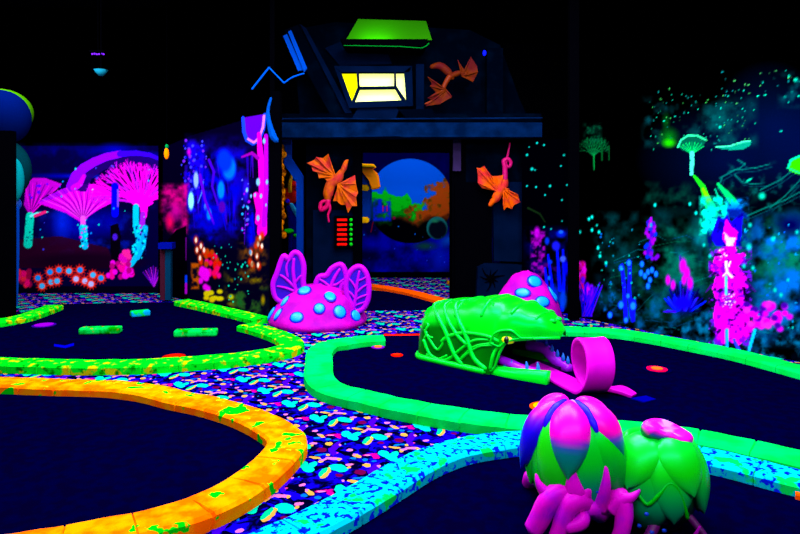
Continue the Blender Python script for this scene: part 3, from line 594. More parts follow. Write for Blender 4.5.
# obstacle bars on the far left green
def bar(x0, y0, x1, y1, label, m, end=None):
    a = G(x0, y0, .02); b_ = G(x1, y1, .02); d = (b_-a); L = d.length; ang = math.atan2(d.y, d.x)
    bm = bmesh.new(); bmesh.ops.create_cube(bm, size=1, matrix=Matrix.Diagonal((L, .13, .075, 1)))
    bmesh.ops.bevel(bm, geom=bm.edges, offset=.022, segments=3, profile=.6, affect='EDGES')
    bmesh.ops.transform(bm, matrix=Matrix.Translation((a+b_)/2+Vector((0, .05, .033))) @ Matrix.Rotation(ang, 4, 'Z'), verts=bm.verts)
    return tag(obj('obstacle_bar', bm, m, smooth=True), label, 'obstacle', 'obstacle bars on the far left green')
BARM = mat('green_bar_paint', (0, 205, 70), .8, noise_col=(0, 130, 0), nscale=9, nlo=.45, nhi=.6, third=((150, 90, 0), 16, .62, .68))
BARC = mat('blue_green_bar_paint', (0, 140, 200), .8, noise_col=(0, 190, 60), nscale=4, nlo=.48, nhi=.54)
bar(78, 334.5, 119, 333.5, 'long green bar lying on the far left green, nearest the left totem', BARM)
bar(173, 337, 216, 336, 'green bar lying on the far left green, nearest the folded curb', BARM)
bar(129, 317.5, 148, 315.5, 'short blue and green bar farthest back on the far left green', BARC)
# flat cups and marks
def disc(px, py, r, cols, name, label, cat, z=.016, ry=None):
    c = G(px, py, z); t = thing(name, label, cat, c)
    R = r
    for i, (f, col) in enumerate(cols):
        bm = bmesh.new(); n = 28
        a = [bm.verts.new(c+Vector((R*f*math.cos(2*math.pi*k/n), (ry or R)*f*math.sin(2*math.pi*k/n), .001+.006*(i+1)))) for k in range(n)]
        b_ = [bm.verts.new(c+Vector((R*f*math.cos(2*math.pi*k/n), (ry or R)*f*math.sin(2*math.pi*k/n), .001))) for k in range(n)]
        bm.faces.new(a); [bm.faces.new([a[k], b_[k], b_[(k+1) % n], a[(k+1) % n]]) for k in range(n)]
        obj(['rim', 'ring', 'centre'][i], bm, mat('cup_paint', col, .8), t)
    return t
disc(657, 370, .125, [(1, (0, 0, 40)), (.72, (235, 0, 60)), (.4, (255, 90, 20))], 'golf_hole', 'red and orange hole marker alone on the right side of the serpent green', 'golf hole')
disc(545, 407.5, .115, [(1, (190, 60, 0)), (.75, (190, 150, 0)), (.3, (0, 120, 10))], 'golf_hole', 'yellow and orange hole marker partly behind the pod plant', 'golf hole')
disc(397, 355.5, .06, [(1, (220, 10, 0)), (.6, (235, 30, 0))], 'tee_mark', 'small plain red tee mark left of the serpent head', 'tee mark')
disc(378, 347.6, .07, [(1, (90, 0, 140)), (.6, (230, 90, 20))], 'tee_mark', 'small orange and violet tee mark just inside the green curb', 'tee mark')
disc(44, 325.5, .13, [(1, (40, 0, 120)), (.8, (130, 0, 170))], 'tee_mark', 'purple floor mark on the far left green', 'tee mark', ry=.14)
disc(174, 357, .11, [(1, (150, 10, 0)), (.7, (200, 15, 0))], 'tee_mark', 'red mark half hidden behind the long green curb', 'tee mark')
bm = bmesh.new(); prism(bm, [G(54,344.5,.017), G(65,346,.017), G(74,343.5,.017), G(74,345.8,.017), G(65,348.5,.017), G(54,346.8,.017)], Vector((0, 0, .006)))
tag(obj('arrow_mark', bm, mat('blue_mark_paint', (0, 0, 150), .8)), 'blue chevron mark lying on the far left green', 'floor mark')

# ------------------------------------------------------------------ serpent head tunnel
FW = Vector((.752, -.66, 0)); LT = Vector((.66, .752, 0)); O0 = Vector((.23, 6.0, 0))
V0 = .33
def itp(x, xs, ys): return float(np.interp(x, xs, ys))
def sm(x, xs, ys):
    # smooth interpolation
    h = .03; return (itp(x-h, xs, ys)+2*itp(x, xs, ys)+itp(x+h, xs, ys))/4
HT = ([-.14,-.11,-.05,0,.15,.3,.45,.6,.72,.85,1.02,1.14,1.23,1.29], [.16,.40,.50,.54,.575,.59,.61,.645,.645,.625,.595,.555,.50,.44])
WD = ([-.14,-.11,-.05,0,.3,.6,.8,.95,1.08,1.19,1.25,1.29], [.16,.27,.32,.335,.34,.345,.335,.295,.24,.175,.12,.05])
BT = ([-.2,.78,.81,.84,.88,.92,1.0,1.1,1.2,1.29], [0,0,.05,.17,.27,.31,.33,.345,.36,.36])
def surf(u, ph, off=0.0):
    h, w_, b_ = sm(u, *HT), sm(u, *WD), sm(u, *BT)
    if u < .05: b_ = max(0, (-u-.02)*.35) if u < -.02 else b_
    # ringed brow and snout plates
    h += .012*math.sin(max(0, u-.42)*15)**2*(1 if u > .42 else 0)
    cc, ss = math.cos(ph), math.sin(ph)
    e1 = .55 if u < .7 else .55+.3*min(1, (u-.7)/.4)
    v = V0-(w_+off)*math.copysign(abs(cc)**e1, cc); z = b_+(h-b_+off)*abs(ss)**.62
    v += (-.03 if v < V0 else .03)*(1 - z/max(h, .1))*(1 if u < .8 else 0)
    return O0+FW*u+LT*v+Vector((0, 0, z))
S_GREEN = mat('glossy_green_shell', (0, 175, 0), .28, .5, 0, attr='paint', tint=(.0, .9, .55))
S_VINE = mat('bright_green_ridge', (0, 200, 22), .28, .5, 0, tint=(.0, .9, .7))
serp = thing('serpent_head_tunnel', 'glossy green serpent head obstacle with open toothed mouth and curled pink tongue', 'serpent head', O0+FW*.55+LT*.33)
US = list(np.linspace(-.14, .0, 6))+list(np.linspace(.03, 1.29, 54)); PH = np.linspace(.0, math.pi, 44)
bm = bmesh.new(); g = [[bm.verts.new(surf(u, p)) for p in PH] for u in US]
for i in range(len(US)-1):
    for k in range(len(PH)-1): bm.faces.new([g[i][k], g[i][k+1], g[i+1][k+1], g[i+1][k]])
cv_ = bm.verts.new(sum((x.co for x in g[-1]), Vector())/len(PH)+FW*.02)
for k in range(len(PH)-1): bm.faces.new([g[-1][k], g[-1][k+1], cv_])
cb_ = bm.verts.new(sum((x.co for x in g[0]), Vector())/len(PH))
for k in range(len(PH)-1): bm.faces.new([g[0][k], g[0][k+1], cb_])
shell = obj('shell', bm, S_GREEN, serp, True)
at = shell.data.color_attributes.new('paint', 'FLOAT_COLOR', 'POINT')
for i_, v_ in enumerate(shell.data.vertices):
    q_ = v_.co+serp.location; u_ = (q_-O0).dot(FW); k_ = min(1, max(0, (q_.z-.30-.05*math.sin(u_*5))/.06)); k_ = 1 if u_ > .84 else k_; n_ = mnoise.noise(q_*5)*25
    at.data[i_].color = (*lin((0, 88+n_+k_*95, k_*8)), 1)  # lower flank painted darker green for the shade in its recess
# mouth lining: slightly smaller shell of dark violet, and palate
LIN = mat('dark_violet_mouth_lining', (14, 0, 50), .6, .1)
bm = bmesh.new(); U2 = [u for u in US if .5 < u < 1.25]; g = [[bm.verts.new(surf(u, p, -.02)) for p in PH] for u in U2]
for i in range(len(U2)-1):
    for k in range(len(PH)-1): bm.faces.new([g[i][k], g[i][k+1], g[i+1][k+1], g[i+1][k]])
bm.faces.new(g[0]); 
obj('mouth_lining', bm, LIN, serp, True)
# pick table for drawing on the near flank
UU = np.linspace(-.13, 1.27, 155); PP = np.linspace(.02, 1.9, 90)
tab = []
for u in UU:
    for p in PP:
        q = surf(u, p); tab.append((400+F*q.x/q.y, HZ+F*(H-q.z)/q.y, u, p, q.y))
tab = np.array(tab)
def pick(px, py, off=.0):
    d = (tab[:, 0]-px)**2+(tab[:, 1]-py)**2
    k = np.where(d < d.min()+1.0)[0]; k = k[np.argmin(tab[k, 4])]
    return surf(tab[k, 2], tab[k, 3], off)
def C5(pts): return [(405+x/4.86, 285+y/4.86) for x, y in pts]
def vine(pts, r0, r1, name='ridge', m=S_VINE, off=.0, par=None):
    q = [pick(x, y, off) for x, y in pts]; bm = bmesh.new(); n = len(q)
    tube(bm, q, [1.35*(r0+(r1-r0)*i/(n-1)) for i in range(n)], 8, 5); return obj(name, bm, m, par or serp, True)
for p, a, b_ in [([(262,78),(245,100),(262,170),(300,260),(330,350),(385,420)], .018, .017), ([(170,80),(142,100),(165,160),(200,240),(230,330),(270,405)], .017, .017),
                 ([(225,72),(192,100),(205,170),(255,245),(298,285)], .016, .014), ([(262,78),(330,66),(400,70),(430,95)], .013, .009), ([(170,80),(195,72),(225,72)], .012, .012),
                 ([(175,275),(215,245),(280,232),(350,235),(410,255),(450,272)], .013, .013), ([(88,262),(120,345),(170,372),(215,352),(270,310),(330,268),(400,262)], .014, .010),
                 ([(105,240),(150,315),(178,290),(182,262),(215,245)], .011, .010), ([(70,160),(110,190),(95,225),(112,245),(132,255)], .010, .008), ([(65,120),(100,105),(140,100)], .010, .010),
                 ([(245,385),(300,330),(360,300),(420,290)], .010, .008), ([(410,410),(425,350),(440,315),(480,290)], .012, .012), ([(100,340),(150,360),(200,340)], .009, .009), ([(72,200),(100,230),(90,262)], .009, .009), ([(270,350),(330,300),(390,285),(430,280)], .009, .007)]:
    vine(C5(p), a, b_)
# brow plates: rings over the top of the head
for u0, r in [(.60, .017), (.88, .017), (1.08, .013), (.30, .012)]:
    bm = bmesh.new(); tube(bm, [surf(u0+.06*math.sin(p), p, .0) for p in np.linspace(.75, math.pi-.75, 16)], r, 8, 3); obj('ridge', bm, S_VINE, serp, True)
# lip of the upper jaw
for sgn in (0, 1):
    bm = bmesh.new(); tube(bm, [surf(u, .01 if not sgn else math.pi-.01) for u in (.78,.805,.83,.86,.90,.95,1.02,1.1,1.18,1.25,1.29)], .013, 8, 3); obj('lip', bm, S_VINE, serp, True)
# snout nostril bumps
for v_ in (-.05, .05):
    bm = bmesh.new(); q = surf(1.22, math.pi/2)+LT*v_; ellipsoid(bm, q+Vector((0, 0, -.004)), (.035, .03, .02)); obj('nostril', bm, S_VINE, serp, True)
# lower jaw: low curved side walls joined by a floor
def jaw_pt(u, side, t):  # side 0 near, 1 far; t 0 bottom..1 rim
    v = -.015 if not side else .675; inw = 1 if not side else -1
    v += inw*(itp(u, [.7, 1.0, 1.3], [0, .01, .05])) ; hh = itp(u, [.6, .8, 1.0, 1.3], [.07, .075, .085, .11])*(1 if not side else 1.25)
    return O0+FW*u+LT*(v+inw*(.03*t))+Vector((0, 0, .005+hh*t))
for side in (0, 1):
    bm = bmesh.new(); us = np.linspace(.62, 1.29 if not side else 1.0, 22); rows = []
    for u in us:
        a = jaw_pt(u, side, 0); b_ = jaw_pt(u, side, .5)-LT*(.02 if not side else -.02); c_ = jaw_pt(u, side, 1); inw = LT*(.05 if not side else -.05)
        rows.append([bm.verts.new(x) for x in (a, b_, c_, c_+inw*.5+Vector((0, 0, .008)), c_+inw, a+inw)])
    for r1_, r2_ in zip(rows, rows[1:]):
        for k in range(5): bm.faces.new([r1_[k], r1_[k+1], r2_[k+1], r2_[k]])
    bm.faces.new(rows[0]); bm.faces.new(rows[-1]); obj('lower_jaw', bm, S_VINE, serp, True)
bm = bmesh.new(); us = [-.125, -.1, -.05, .02, .2, .4, .6, .72]
tube(bm, [O0+FW*u+LT*(V0-sm(u, *WD)-.03+ (0.0))+Vector((0, 0, .035)) for u in us], .03, 10, 5); obj('base_roll', bm, S_VINE, serp, True)
GUM = mat('violet_gum', (170, 0, 235), .4, .3); TOOTH = mat('pale_blue_tooth', (20, 105, 215), .4, .3)
for side in (0, 1):
    bm = bmesh.new(); inw = LT*(.095 if not side else -.07)
    tube(bm, [jaw_pt(u, side, .9)+inw+Vector((0, 0, dz)) for u, dz in ((.80, .05), (.9, .03), (1.0, .0), (1.1, -.02), (1.18, -.04))] if not side else [jaw_pt(u, side, .4)+inw+Vector((0, 0, dz)) for u, dz in ((.8, .12), (.95, .12), (1.0, .10), (1.08, .04), (1.15, .0), (1.24, -.03))], .05 if side else .042, 10, 4); obj('gum', bm, GUM, serp, True)
def tooth(base, tip, r):
    bm = bmesh.new(); base = Vector(base); tip = Vector(tip); d = tip-base
    tube(bm, [base, base+d*.35, base+d*.75, tip], [r, r*1.05, r*.6, r*.12], 8, 3); obj('tooth', bm, TOOTH, serp, True)
for u in (.86, .93, 1.07, 1.17): q = jaw_pt(u, 0, 1)+LT*.07; tooth(q-Vector((0, 0, .01)), q+Vector((0, 0, .062))+FW*-.01, .017)
for u, z_ in ((1.0, .19), (1.06, .155), (1.12, .12), (1.18, .10), (1.23, .08)): q = jaw_pt(u, 1, .4)-LT*.075; q.z = z_; tooth(q, q+Vector((0, 0, .065)), .017)
for u in (.95, 1.01, 1.07, 1.13):
    for pp in (.06, math.pi-.06): q = surf(u, pp)+(Vector((0, 0, 0)))+LT*(.03 if pp < 1 else -.03); tooth(q, q-Vector((0, 0, .05)), .012)
bm = bmesh.new(); prism(bm, [O0+FW*.62+LT*.05, O0+FW*1.18+LT*.08, O0+FW*1.18+LT*.58, O0+FW*.62+LT*.61], Vector((0, 0, .03)))
for v in bm.verts: v.co.z += .016
obj('mouth_floor', bm, LIN, serp)
# eye with lids (near side) and its twin on the far side
YEL = mat('yellow_eye', (235, 225, 0), .25, .5); PUP = mat('black_pupil', (0, 0, 6), .2, .5); EYEBK = mat('dark_eye_socket', (0, 10, 4), .4)
ec = pick(508, 339.5, -.004)
ev = (Vector((-.22, -.95, .20))).normalized()
rot = ev.to_track_quat('Z', 'Y').to_matrix()
bm = bmesh.new(); ellipsoid(bm, ec, (.060, .036, .020), rot); eye = obj('eye', bm, YEL, serp, True)
bm = bmesh.new(); ellipsoid(bm, ec+ev*.012+Vector((-.016, 0, 0)), (.022, .034, .016), rot); obj('pupil', bm, PUP, eye, True).matrix_parent_inverse = Matrix()
# the pupil mesh is in world units relative to the creature base
eye.children[0].data.transform(Matrix.Translation(-serp.location))
def lid(pts, r):
    bm = bmesh.new(); tube(bm, [pick(x, y, .006)+ev*.01 for x, y in pts], r, 8, 4); obj('eyelid', bm, S_VINE, serp, True)
lid([(490,342),(494,335),(501,330.5),(511,330.5),(518,335),(523,341),(533,343)], [.008, .011, .013, .013, .011, .009, .007]); lid([(490,342),(499,346.5),(509,347.5),(519,346),(528,343)], .008)
# tongue: ribbon out of the mouth, through one helical loop, then out to the right
TONG = mat('magenta_tongue', (225, 0, 195), .5, .06, noise_col=(205, 0, 190), nscale=4, nlo=.4, nhi=.6)
AX = Vector((.985, .17, 0)); U2_ = Vector((.17, -.985, 0)); Rl = .205; C0 = Vector((1.485, 5.0, Rl+.022))
path = []
start = O0+FW*.98+LT*.36+Vector((0, 0, .06)); bot = C0-Vector((0, 0, Rl))
for k in range(10):
    t = k/10; p = start.lerp(bot, t); p.z = .06*(1-t)+.022*t+.0; ax = (Vector((.6, .8, 0)).lerp(AX, t)).normalized(); path.append((p, ax, .095+.02*t))
for k in range(49):
    th = 2*math.pi*k/48; p = C0+AX*(.14*k/48)+U2_*Rl*math.sin(th)+Vector((0, 0, -Rl*math.cos(th))); path.append((p, AX, .115))
endb = bot+AX*.14; fin = G(634, 396, .02)
for k in range(1, 11):
    t = k/10; p = endb.lerp(fin, t)+Vector((0, 0, .03*math.sin(t*math.pi))); ax = AX.lerp(Vector((.72, .69, 0)), t).normalized(); path.append((p, ax, .115*(1-.62*t)))
bm = bmesh.new(); rows = []
for i, (p, ax, hw) in enumerate(path):
    t = (path[min(i+1, len(path)-1)][0]-path[max(i-1, 0)][0]).normalized(); nn = ax.cross(t).normalized()*.016
    rows.append([bm.verts.new(x) for x in (p-ax*hw+nn, p-ax*hw*.5+nn*.6, p+ax*hw*.5+nn*.6, p+ax*hw+nn, p+ax*hw-nn, p-ax*hw-nn)])
for a, b_ in zip(rows, rows[1:]):
    for k in range(6): bm.faces.new([a[k], a[(k+1) % 6], b_[(k+1) % 6], b_[k]])
bm.faces.new(rows[0]); bm.faces.new(rows[-1]); tg = obj('tongue', bm, TONG, serp, True)
bv = tg.modifiers.new('b', 'BEVEL'); bv.width = .006; bv.segments = 2; bv.limit_method = 'ANGLE'
bm = bmesh.new(); prism(bm, [G(630,399,.017), G(646,396.5,.017), G(656,400,.017), G(644,403,.017)], Vector((0, 0, .008)))
tag(obj('ramp_mat', bm, mat('blue_mat_paint', (0, 0, 110), .8)), 'small dark blue flat mat at the tip of the tongue', 'mat')

# ------------------------------------------------------------------ pod plant in the foreground
POD = mat('glossy_pod_paint', (0, 200, 0), .33, .4, 0, attr='paint', tint=(.06, .15, .8)); ROOT = mat('magenta_root', (215, 0, 185), .4, .25, 0, tint=(.6, .1, 1), noise_col=(150, 0, 200), nscale=9, nlo=.45, nhi=.7)
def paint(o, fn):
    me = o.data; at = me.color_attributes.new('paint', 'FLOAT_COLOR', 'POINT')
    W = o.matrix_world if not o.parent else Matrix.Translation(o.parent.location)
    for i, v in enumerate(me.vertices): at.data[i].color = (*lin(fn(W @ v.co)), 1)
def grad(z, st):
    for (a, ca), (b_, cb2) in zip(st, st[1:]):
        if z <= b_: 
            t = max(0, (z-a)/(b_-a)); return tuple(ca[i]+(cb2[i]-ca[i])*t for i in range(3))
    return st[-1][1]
GRN = (0, 190, 0); TEAL = (0, 120, 80); PNK = (245, 0, 190); LTG = (20, 215, 40)
plant = thing('pod_plant', 'pair of glossy green alien pods with pink tops on clawed magenta roots', 'plant', (1.05, 3.05, .0))
class Egg:
    def __init__(s, c, r, hz, tilt=(0, 0)): s.c = Vector(c); s.r = r; s.hz = hz; s.tilt = tilt
    def at(s, az, t, off=0.0):
        th = math.pi*(1-t); rr = (s.r+off)*(max(0, math.sin(th))**.62)*(1-.1*math.cos(math.pi*t)*-1*.6); zz = -(s.hz+off)*math.cos(math.pi*t)
        p = Vector((rr*math.cos(az), rr*math.sin(az), zz)); p.x += s.tilt[0]*zz; p.y += s.tilt[1]*zz
        return s.c+p
def egg_mesh(e, name, par, fn):
    bm = bmesh.new(); n, k_ = 20, 36; g = [[bm.verts.new(e.at(2*math.pi*k/k_, .02+.96*i/n)) for k in range(k_)] for i in range(n+1)]
    for i in range(n):
        for k in range(k_): bm.faces.new([g[i][k], g[i][(k+1) % k_], g[i+1][(k+1) % k_], g[i+1][k]])
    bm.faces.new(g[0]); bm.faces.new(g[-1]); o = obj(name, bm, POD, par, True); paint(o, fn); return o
def leaf(e, az, da, t0, t1, off, bulge, fn, name='leaf', par=None, shape='tip', wav=0):
    """a thick pointed sepal lying on the egg: t0 top, t1 tip"""
    az = math.radians(az); da = math.radians(da); bm = bmesh.new(); n, k_ = 16, 14; top = []; bot = []
    for i in range(n+1):
        q = i/n
        wp = (1-q**2.2)**.8*(.9+.1*min(1, q*4)) if shape == 'tip' else math.sin(math.pi*min(1, .15+q*.85))**.6
        A = []; B = []
        for k in range(k_+1):
            p = 2*k/k_-1; t = t0+(t1-t0)*q; edge = (1-abs(p)**4); a = az+da*p*wp
            lift = off+bulge*(1-p*p)*(.5+.5*math.sin(math.pi*q))+wav*math.sin(q*9+p*3)
            A.append(bm.verts.new(e.at(a, t, lift+.018*edge))); B.append(bm.verts.new(e.at(a, t, lift-.02)))
        top.append(A); bot.append(B)
    for G_ in (top, bot):
        for i in range(n):
            for k in range(k_): bm.faces.new([G_[i][k], G_[i][k+1], G_[i+1][k+1], G_[i+1][k]])
    for i in range(n):
        for k in (0, k_): bm.faces.new([top[i][k], bot[i][k], bot[i+1][k], top[i+1][k]])
    for k in range(k_):
        for i in (0, n): bm.faces.new([top[i][k], bot[i][k], bot[i][k+1], top[i][k+1]])
    bmesh.ops.remove_doubles(bm, verts=bm.verts, dist=1e-5)
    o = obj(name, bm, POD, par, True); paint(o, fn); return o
EL = Egg((.85, 3.08, .315), .20, .20)
def below(z): return grad(z, [(0, (0, 60, 40)), (.25, GRN), (.5, GRN), (.62, TEAL)])
pod1 = egg_mesh(EL, 'pod', plant, lambda p: grad(p.z, [(.1, (0, 50, 30)), (.35, (0, 110, 0)), (.6, (30, 0, 200))]))  # core painted darker near its foot, like shade there
sub = lambda o: setattr(o, 'matrix_parent_inverse', Matrix()) 
def gl(p, hi=PNK, z0=.44, z1=.475): return grad(p.z, [(.26, (0, 160, 30)), (.33, TEAL), (z0-.03, (0, 110, 120)), (z0, (60, 60, 190)), (z1, hi), (.8, hi)])
def leafg(p): return grad(p.z, [(.12, (0, 90, 60)), (.2, (0, 150, 30)), (.30, GRN), (.42, LTG), (.52, GRN), (.6, (0, 140, 120))])  # leaf green painted darker low down, like shade under the pod
# lower green sepals, back to front
for az, da, t0, t1, off, bu in [(-20,46,.80,.22,.0,.008),(-155,46,.82,.18,.002,.008),(-65,46,.80,.10,.004,.012),(-118,44,.80,.10,.022,.014),(30,46,.8,.2,.0,.01),(90,50,.8,.2,.0,.01),(150,46,.8,.2,.0,.01),(-160,30,.8,.34,.02,.012),(-140,26,.8,.22,.026,.012)]:
    leaf(EL, az, da, t0, t1, off, bu, leafg, 'leaf', plant)
leaf(EL, -84, 36, .80, .20, .040, .010, lambda p: grad(p.z, [(.15, (0, 110, 60)), (.25, (0, 120, 110)), (.36, (0, 190, 20))]), 'leaf', plant)
leaf(EL, -122, 28, .80, .27, .052, .010, lambda p: grad(p.z, [(.15, (0, 130, 20)), (.36, (20, 200, 0))]), 'leaf', plant)
leaf(EL, -48, 34, .80, .32, .054, .010, lambda p: grad(p.z, [(.2, (0, 90, 60)), (.3, (0, 150, 40)), (.45, (0, 200, 10))]), 'leaf', plant)
# upper pink petals
leaf(EL, -108, 37, .97, .49, .052, .034, lambda p: gl(p, PNK, .455, .475), 'petal', plant)
leaf(EL, -45, 42, .97, .58, .052, .026, lambda p: gl(p, (250, 0, 170), .46, .49), 'petal', plant)
leaf(EL, -162, 24, .96, .46, .052, .022, lambda p: grad(p.z, [(.3, (0, 0, 160)), (.46, (20, 0, 220)), (.52, (120, 0, 220)), (.56, (230, 0, 200))]), 'petal', plant)
leaf(EL, 30, 34, .96, .5, .038, .03, lambda p: gl(p), 'petal', plant); leaf(EL, 110, 34, .96, .5, .038, .03, lambda p: gl(p), 'petal', plant)
bm = bmesh.new(); ellipsoid(bm, EL.at(0, .96)+Vector((-.03, -.02, .0)), (.085, .06, .03), Matrix.Rotation(.5, 3, 'Z')); o = obj('pod_throat', bm, POD, plant, True)
paint(o, lambda p: (235, 150, 255) if (p.x*9) % 1 < .35 else (40, 0, 220))
for a in (-140, -98, -72): 
    bm = bmesh.new(); tube(bm, [EL.at(math.radians(a), t, .066) for t in (.98, .90, .8, .74)], [.02, .024, .02, .008], 8, 4); obj('seam', bm, mat('blue_seam', (30, 0, 225) if a != -98 else (170, 120, 255), .4, .1), plant, True)
# second pod
ER = Egg((1.235, 3.02, .225), .205, .205, (.06, 0))
pod2 = egg_mesh(ER, 'pod', plant, lambda p: grad(p.z, [(.02, (0, 6, 6)), (.14, (0, 40, 20)), (.25, (0, 120, 60)), (.42, (0, 200, 40))]))  # near-black base puts the shade under this pod into its colour
lr = lambda p: grad(p.z, [(.1, (0, 70, 50)), (.17, (0, 130, 80)), (.24, (0, 170, 60)), (.34, (10, 210, 0)), (.44, (0, 205, 40))])  # leaf colour darkens downwards to mimic the shade below
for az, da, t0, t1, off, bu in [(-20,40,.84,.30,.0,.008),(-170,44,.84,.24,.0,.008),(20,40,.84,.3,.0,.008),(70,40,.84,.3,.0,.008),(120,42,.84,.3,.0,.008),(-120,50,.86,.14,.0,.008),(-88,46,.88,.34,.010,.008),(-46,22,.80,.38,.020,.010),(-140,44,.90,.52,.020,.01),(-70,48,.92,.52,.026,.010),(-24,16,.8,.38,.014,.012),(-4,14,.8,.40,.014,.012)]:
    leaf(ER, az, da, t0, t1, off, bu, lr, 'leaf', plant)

# slab cap of the second pod
cap_c = Vector((1.27, 2.96, .462)); bm = bmesh.new()
out = [(-.125,.0),(-.105,-.05),(-.05,-.055),(.0,-.06),(.05,-.075),(.09,-.06),(.125,-.015),(.10,.03),(.05,.045),(-.03,.06),(-.09,.045)]
oc = catmull([Vector((x, y, 0)) for x, y in out], 4, True); Mx = Matrix.Translation(cap_c) @ Matrix.Rotation(math.radians(14), 4, 'Y') @ Matrix.Rotation(math.radians(24), 4, 'X')
rows = []
for s, z in [(.35, -.035), (.75, -.032), (.95, -.018), (1.0, 0), (.97, .016), (.86, .028), (.6, .03), (.25, .022)]: rows.append([bm.verts.new(Mx @ Vector((p.x*s, p.y*s, z*1.25+(.004*math.sin(k*.6) if z > 0 else 0)))) for k, p in enumerate(oc)])
for a, b_ in zip(rows, rows[1:]):
    for k in range(len(oc)): bm.faces.new([a[k], a[(k+1) % len(oc)], b_[(k+1) % len(oc)], b_[k]])
bm.faces.new(rows[0]); bm.faces.new(rows[-1]); o = obj('pod_cap', bm, POD, plant, True); Mi = Mx.inverted()
paint(o, lambda p: (lambda q: (245, 10, 200) if q.z > .021 and not (abs(q.x) < .025 and q.y > -.02) else ((200, 120, 255) if q.z > .021 else ((60, 60, 190) if q.z > .012 else (0, 120, 60))))(Mi @ p))
FOLD = mat('green_fold_paint', (0, 175, 0), .35, .4, 0, tint=(.06, .5, .6))
def fold(e, pts, off, r):
    bm = bmesh.new(); tube(bm, [e.at(math.radians(a), t, off) for a, t in pts], r, 8, 4); obj('fold', bm, FOLD, plant, True)
fold(ER, [(-128,.50),(-118,.46),(-108,.52),(-96,.60),(-86,.56),(-78,.46),(-72,.38)], .028, .009)
BSP = mat('blue_spot_paint', (0, 50, 190), .4, .2)
for e, a, t in [(ER,-125,.33),(ER,-112,.30),(ER,-100,.33),(ER,-118,.42),(EL,-80,.42),(EL,-72,.36),(EL,-60,.45),(EL,-98,.60)]:
    bm = bmesh.new(); q = e.at(math.radians(a), t, .052 if e is ER else .062); ellipsoid(bm, q, (.011, .008, .009), u=10, v=6); obj('spot', bm, BSP, plant, True)
# roots
def root(pts, rad, name='root'):
    bm = bmesh.new(); rad = [r*1.22 for r in rad]; tube(bm, pts, rad, 10, 5); return obj(name, bm, ROOT, plant, True)
def PD(px, py, d): return P(px, py, d)
for p, r in [([PD(578,508,2.93), PD(566,492,2.86), PD(550,500,2.84), PD(540,518,2.84), PD(533,530,2.84)], [.05, .045, .042, .04, .036]),
             ([PD(590,505,2.9), PD(575,500,2.82), PD(566,512,2.8), PD(560,530,2.79), PD(556,538,2.79)], [.05, .045, .036, .032, .03]),
             ([PD(600,505,2.93), PD(618,498,2.86), PD(624,512,2.82), PD(622,530,2.8), PD(618,540,2.8)], [.05, .045, .035, .03, .028]),
             ([PD(575,510,2.86), PD(582,518,2.8), PD(578,524,2.78), PD(566,528,2.77)], [.04, .03, .028, .022]),
             ([PD(575,500,2.92), PD(560,496,2.86), PD(546,492,2.86), PD(539,484,2.87), PD(536,474,2.89)], [.045, .035, .024, .014, .004]),
             ([PD(578,502,2.86), PD(574,490,2.83), PD(572,475,2.83), PD(571,462,2.84)], [.045, .04, .02, .005]),
             ([PD(582,500,2.85), PD(586,492,2.83), PD(590,487,2.83)], [.035, .024, .01]),
             ([PD(598,505,2.86), PD(604,490,2.83), PD(606,475,2.83), PD(604,462,2.85)], [.04, .026, .014, .005]),
             ([PD(612,508,2.85), PD(622,500,2.83), PD(632,497,2.82), PD(640,490,2.83)], [.036, .03, .016, .004]),
             ([PD(600,512,2.9), PD(592,508,2.84), PD(586,512,2.82)], [.04, .034, .02]),
             ([Vector((.80, 3.12, .14)), Vector((.72, 3.3, .1)), Vector((.7, 3.38, .03))], [.05, .04, .03]), ([Vector((.95, 3.12, .14)), Vector((1.05, 3.32, .1)), Vector((1.07, 3.4, .03))], [.05, .04, .03]),
             ([Vector((.845, 3.08, .16)), Vector((.84, 3.05, .03))], [.12, .10])]: root(p, r)
for p, r in [([Vector((1.2, 2.88, .12)), Vector((1.14, 2.82, .06)), Vector((1.1, 2.8, .03))], [.03, .024, .018]), ([Vector((1.33, 2.9, .12)), Vector((1.38, 2.84, .06)), Vector((1.4, 2.82, .025))], [.02, .016, .014]), ([Vector((1.26, 3.0, .06)), Vector((1.26, 3.0, .03))], [.1, .1])]:
    bm = bmesh.new(); tube(bm, p, r, 10, 4); obj('root', bm, mat('shaded_magenta_root', (90, 0, 90), .5, .2), plant, True)  # darker copy of the root colour, painted shade beneath the second pod
bm = bmesh.new(); tube(bm, [ER.at(math.radians(-60), t, .06) for t in (.35, .28, .2)], [.004, .009, .006], 8, 3); obj('thorn', bm, ROOT, plant, True)
bm = bmesh.new(); tube(bm, [ER.at(math.radians(-85), t, .05) for t in (.22, .18, .13)], [.004, .009, .006], 8, 3); obj('thorn', bm, ROOT, plant, True)

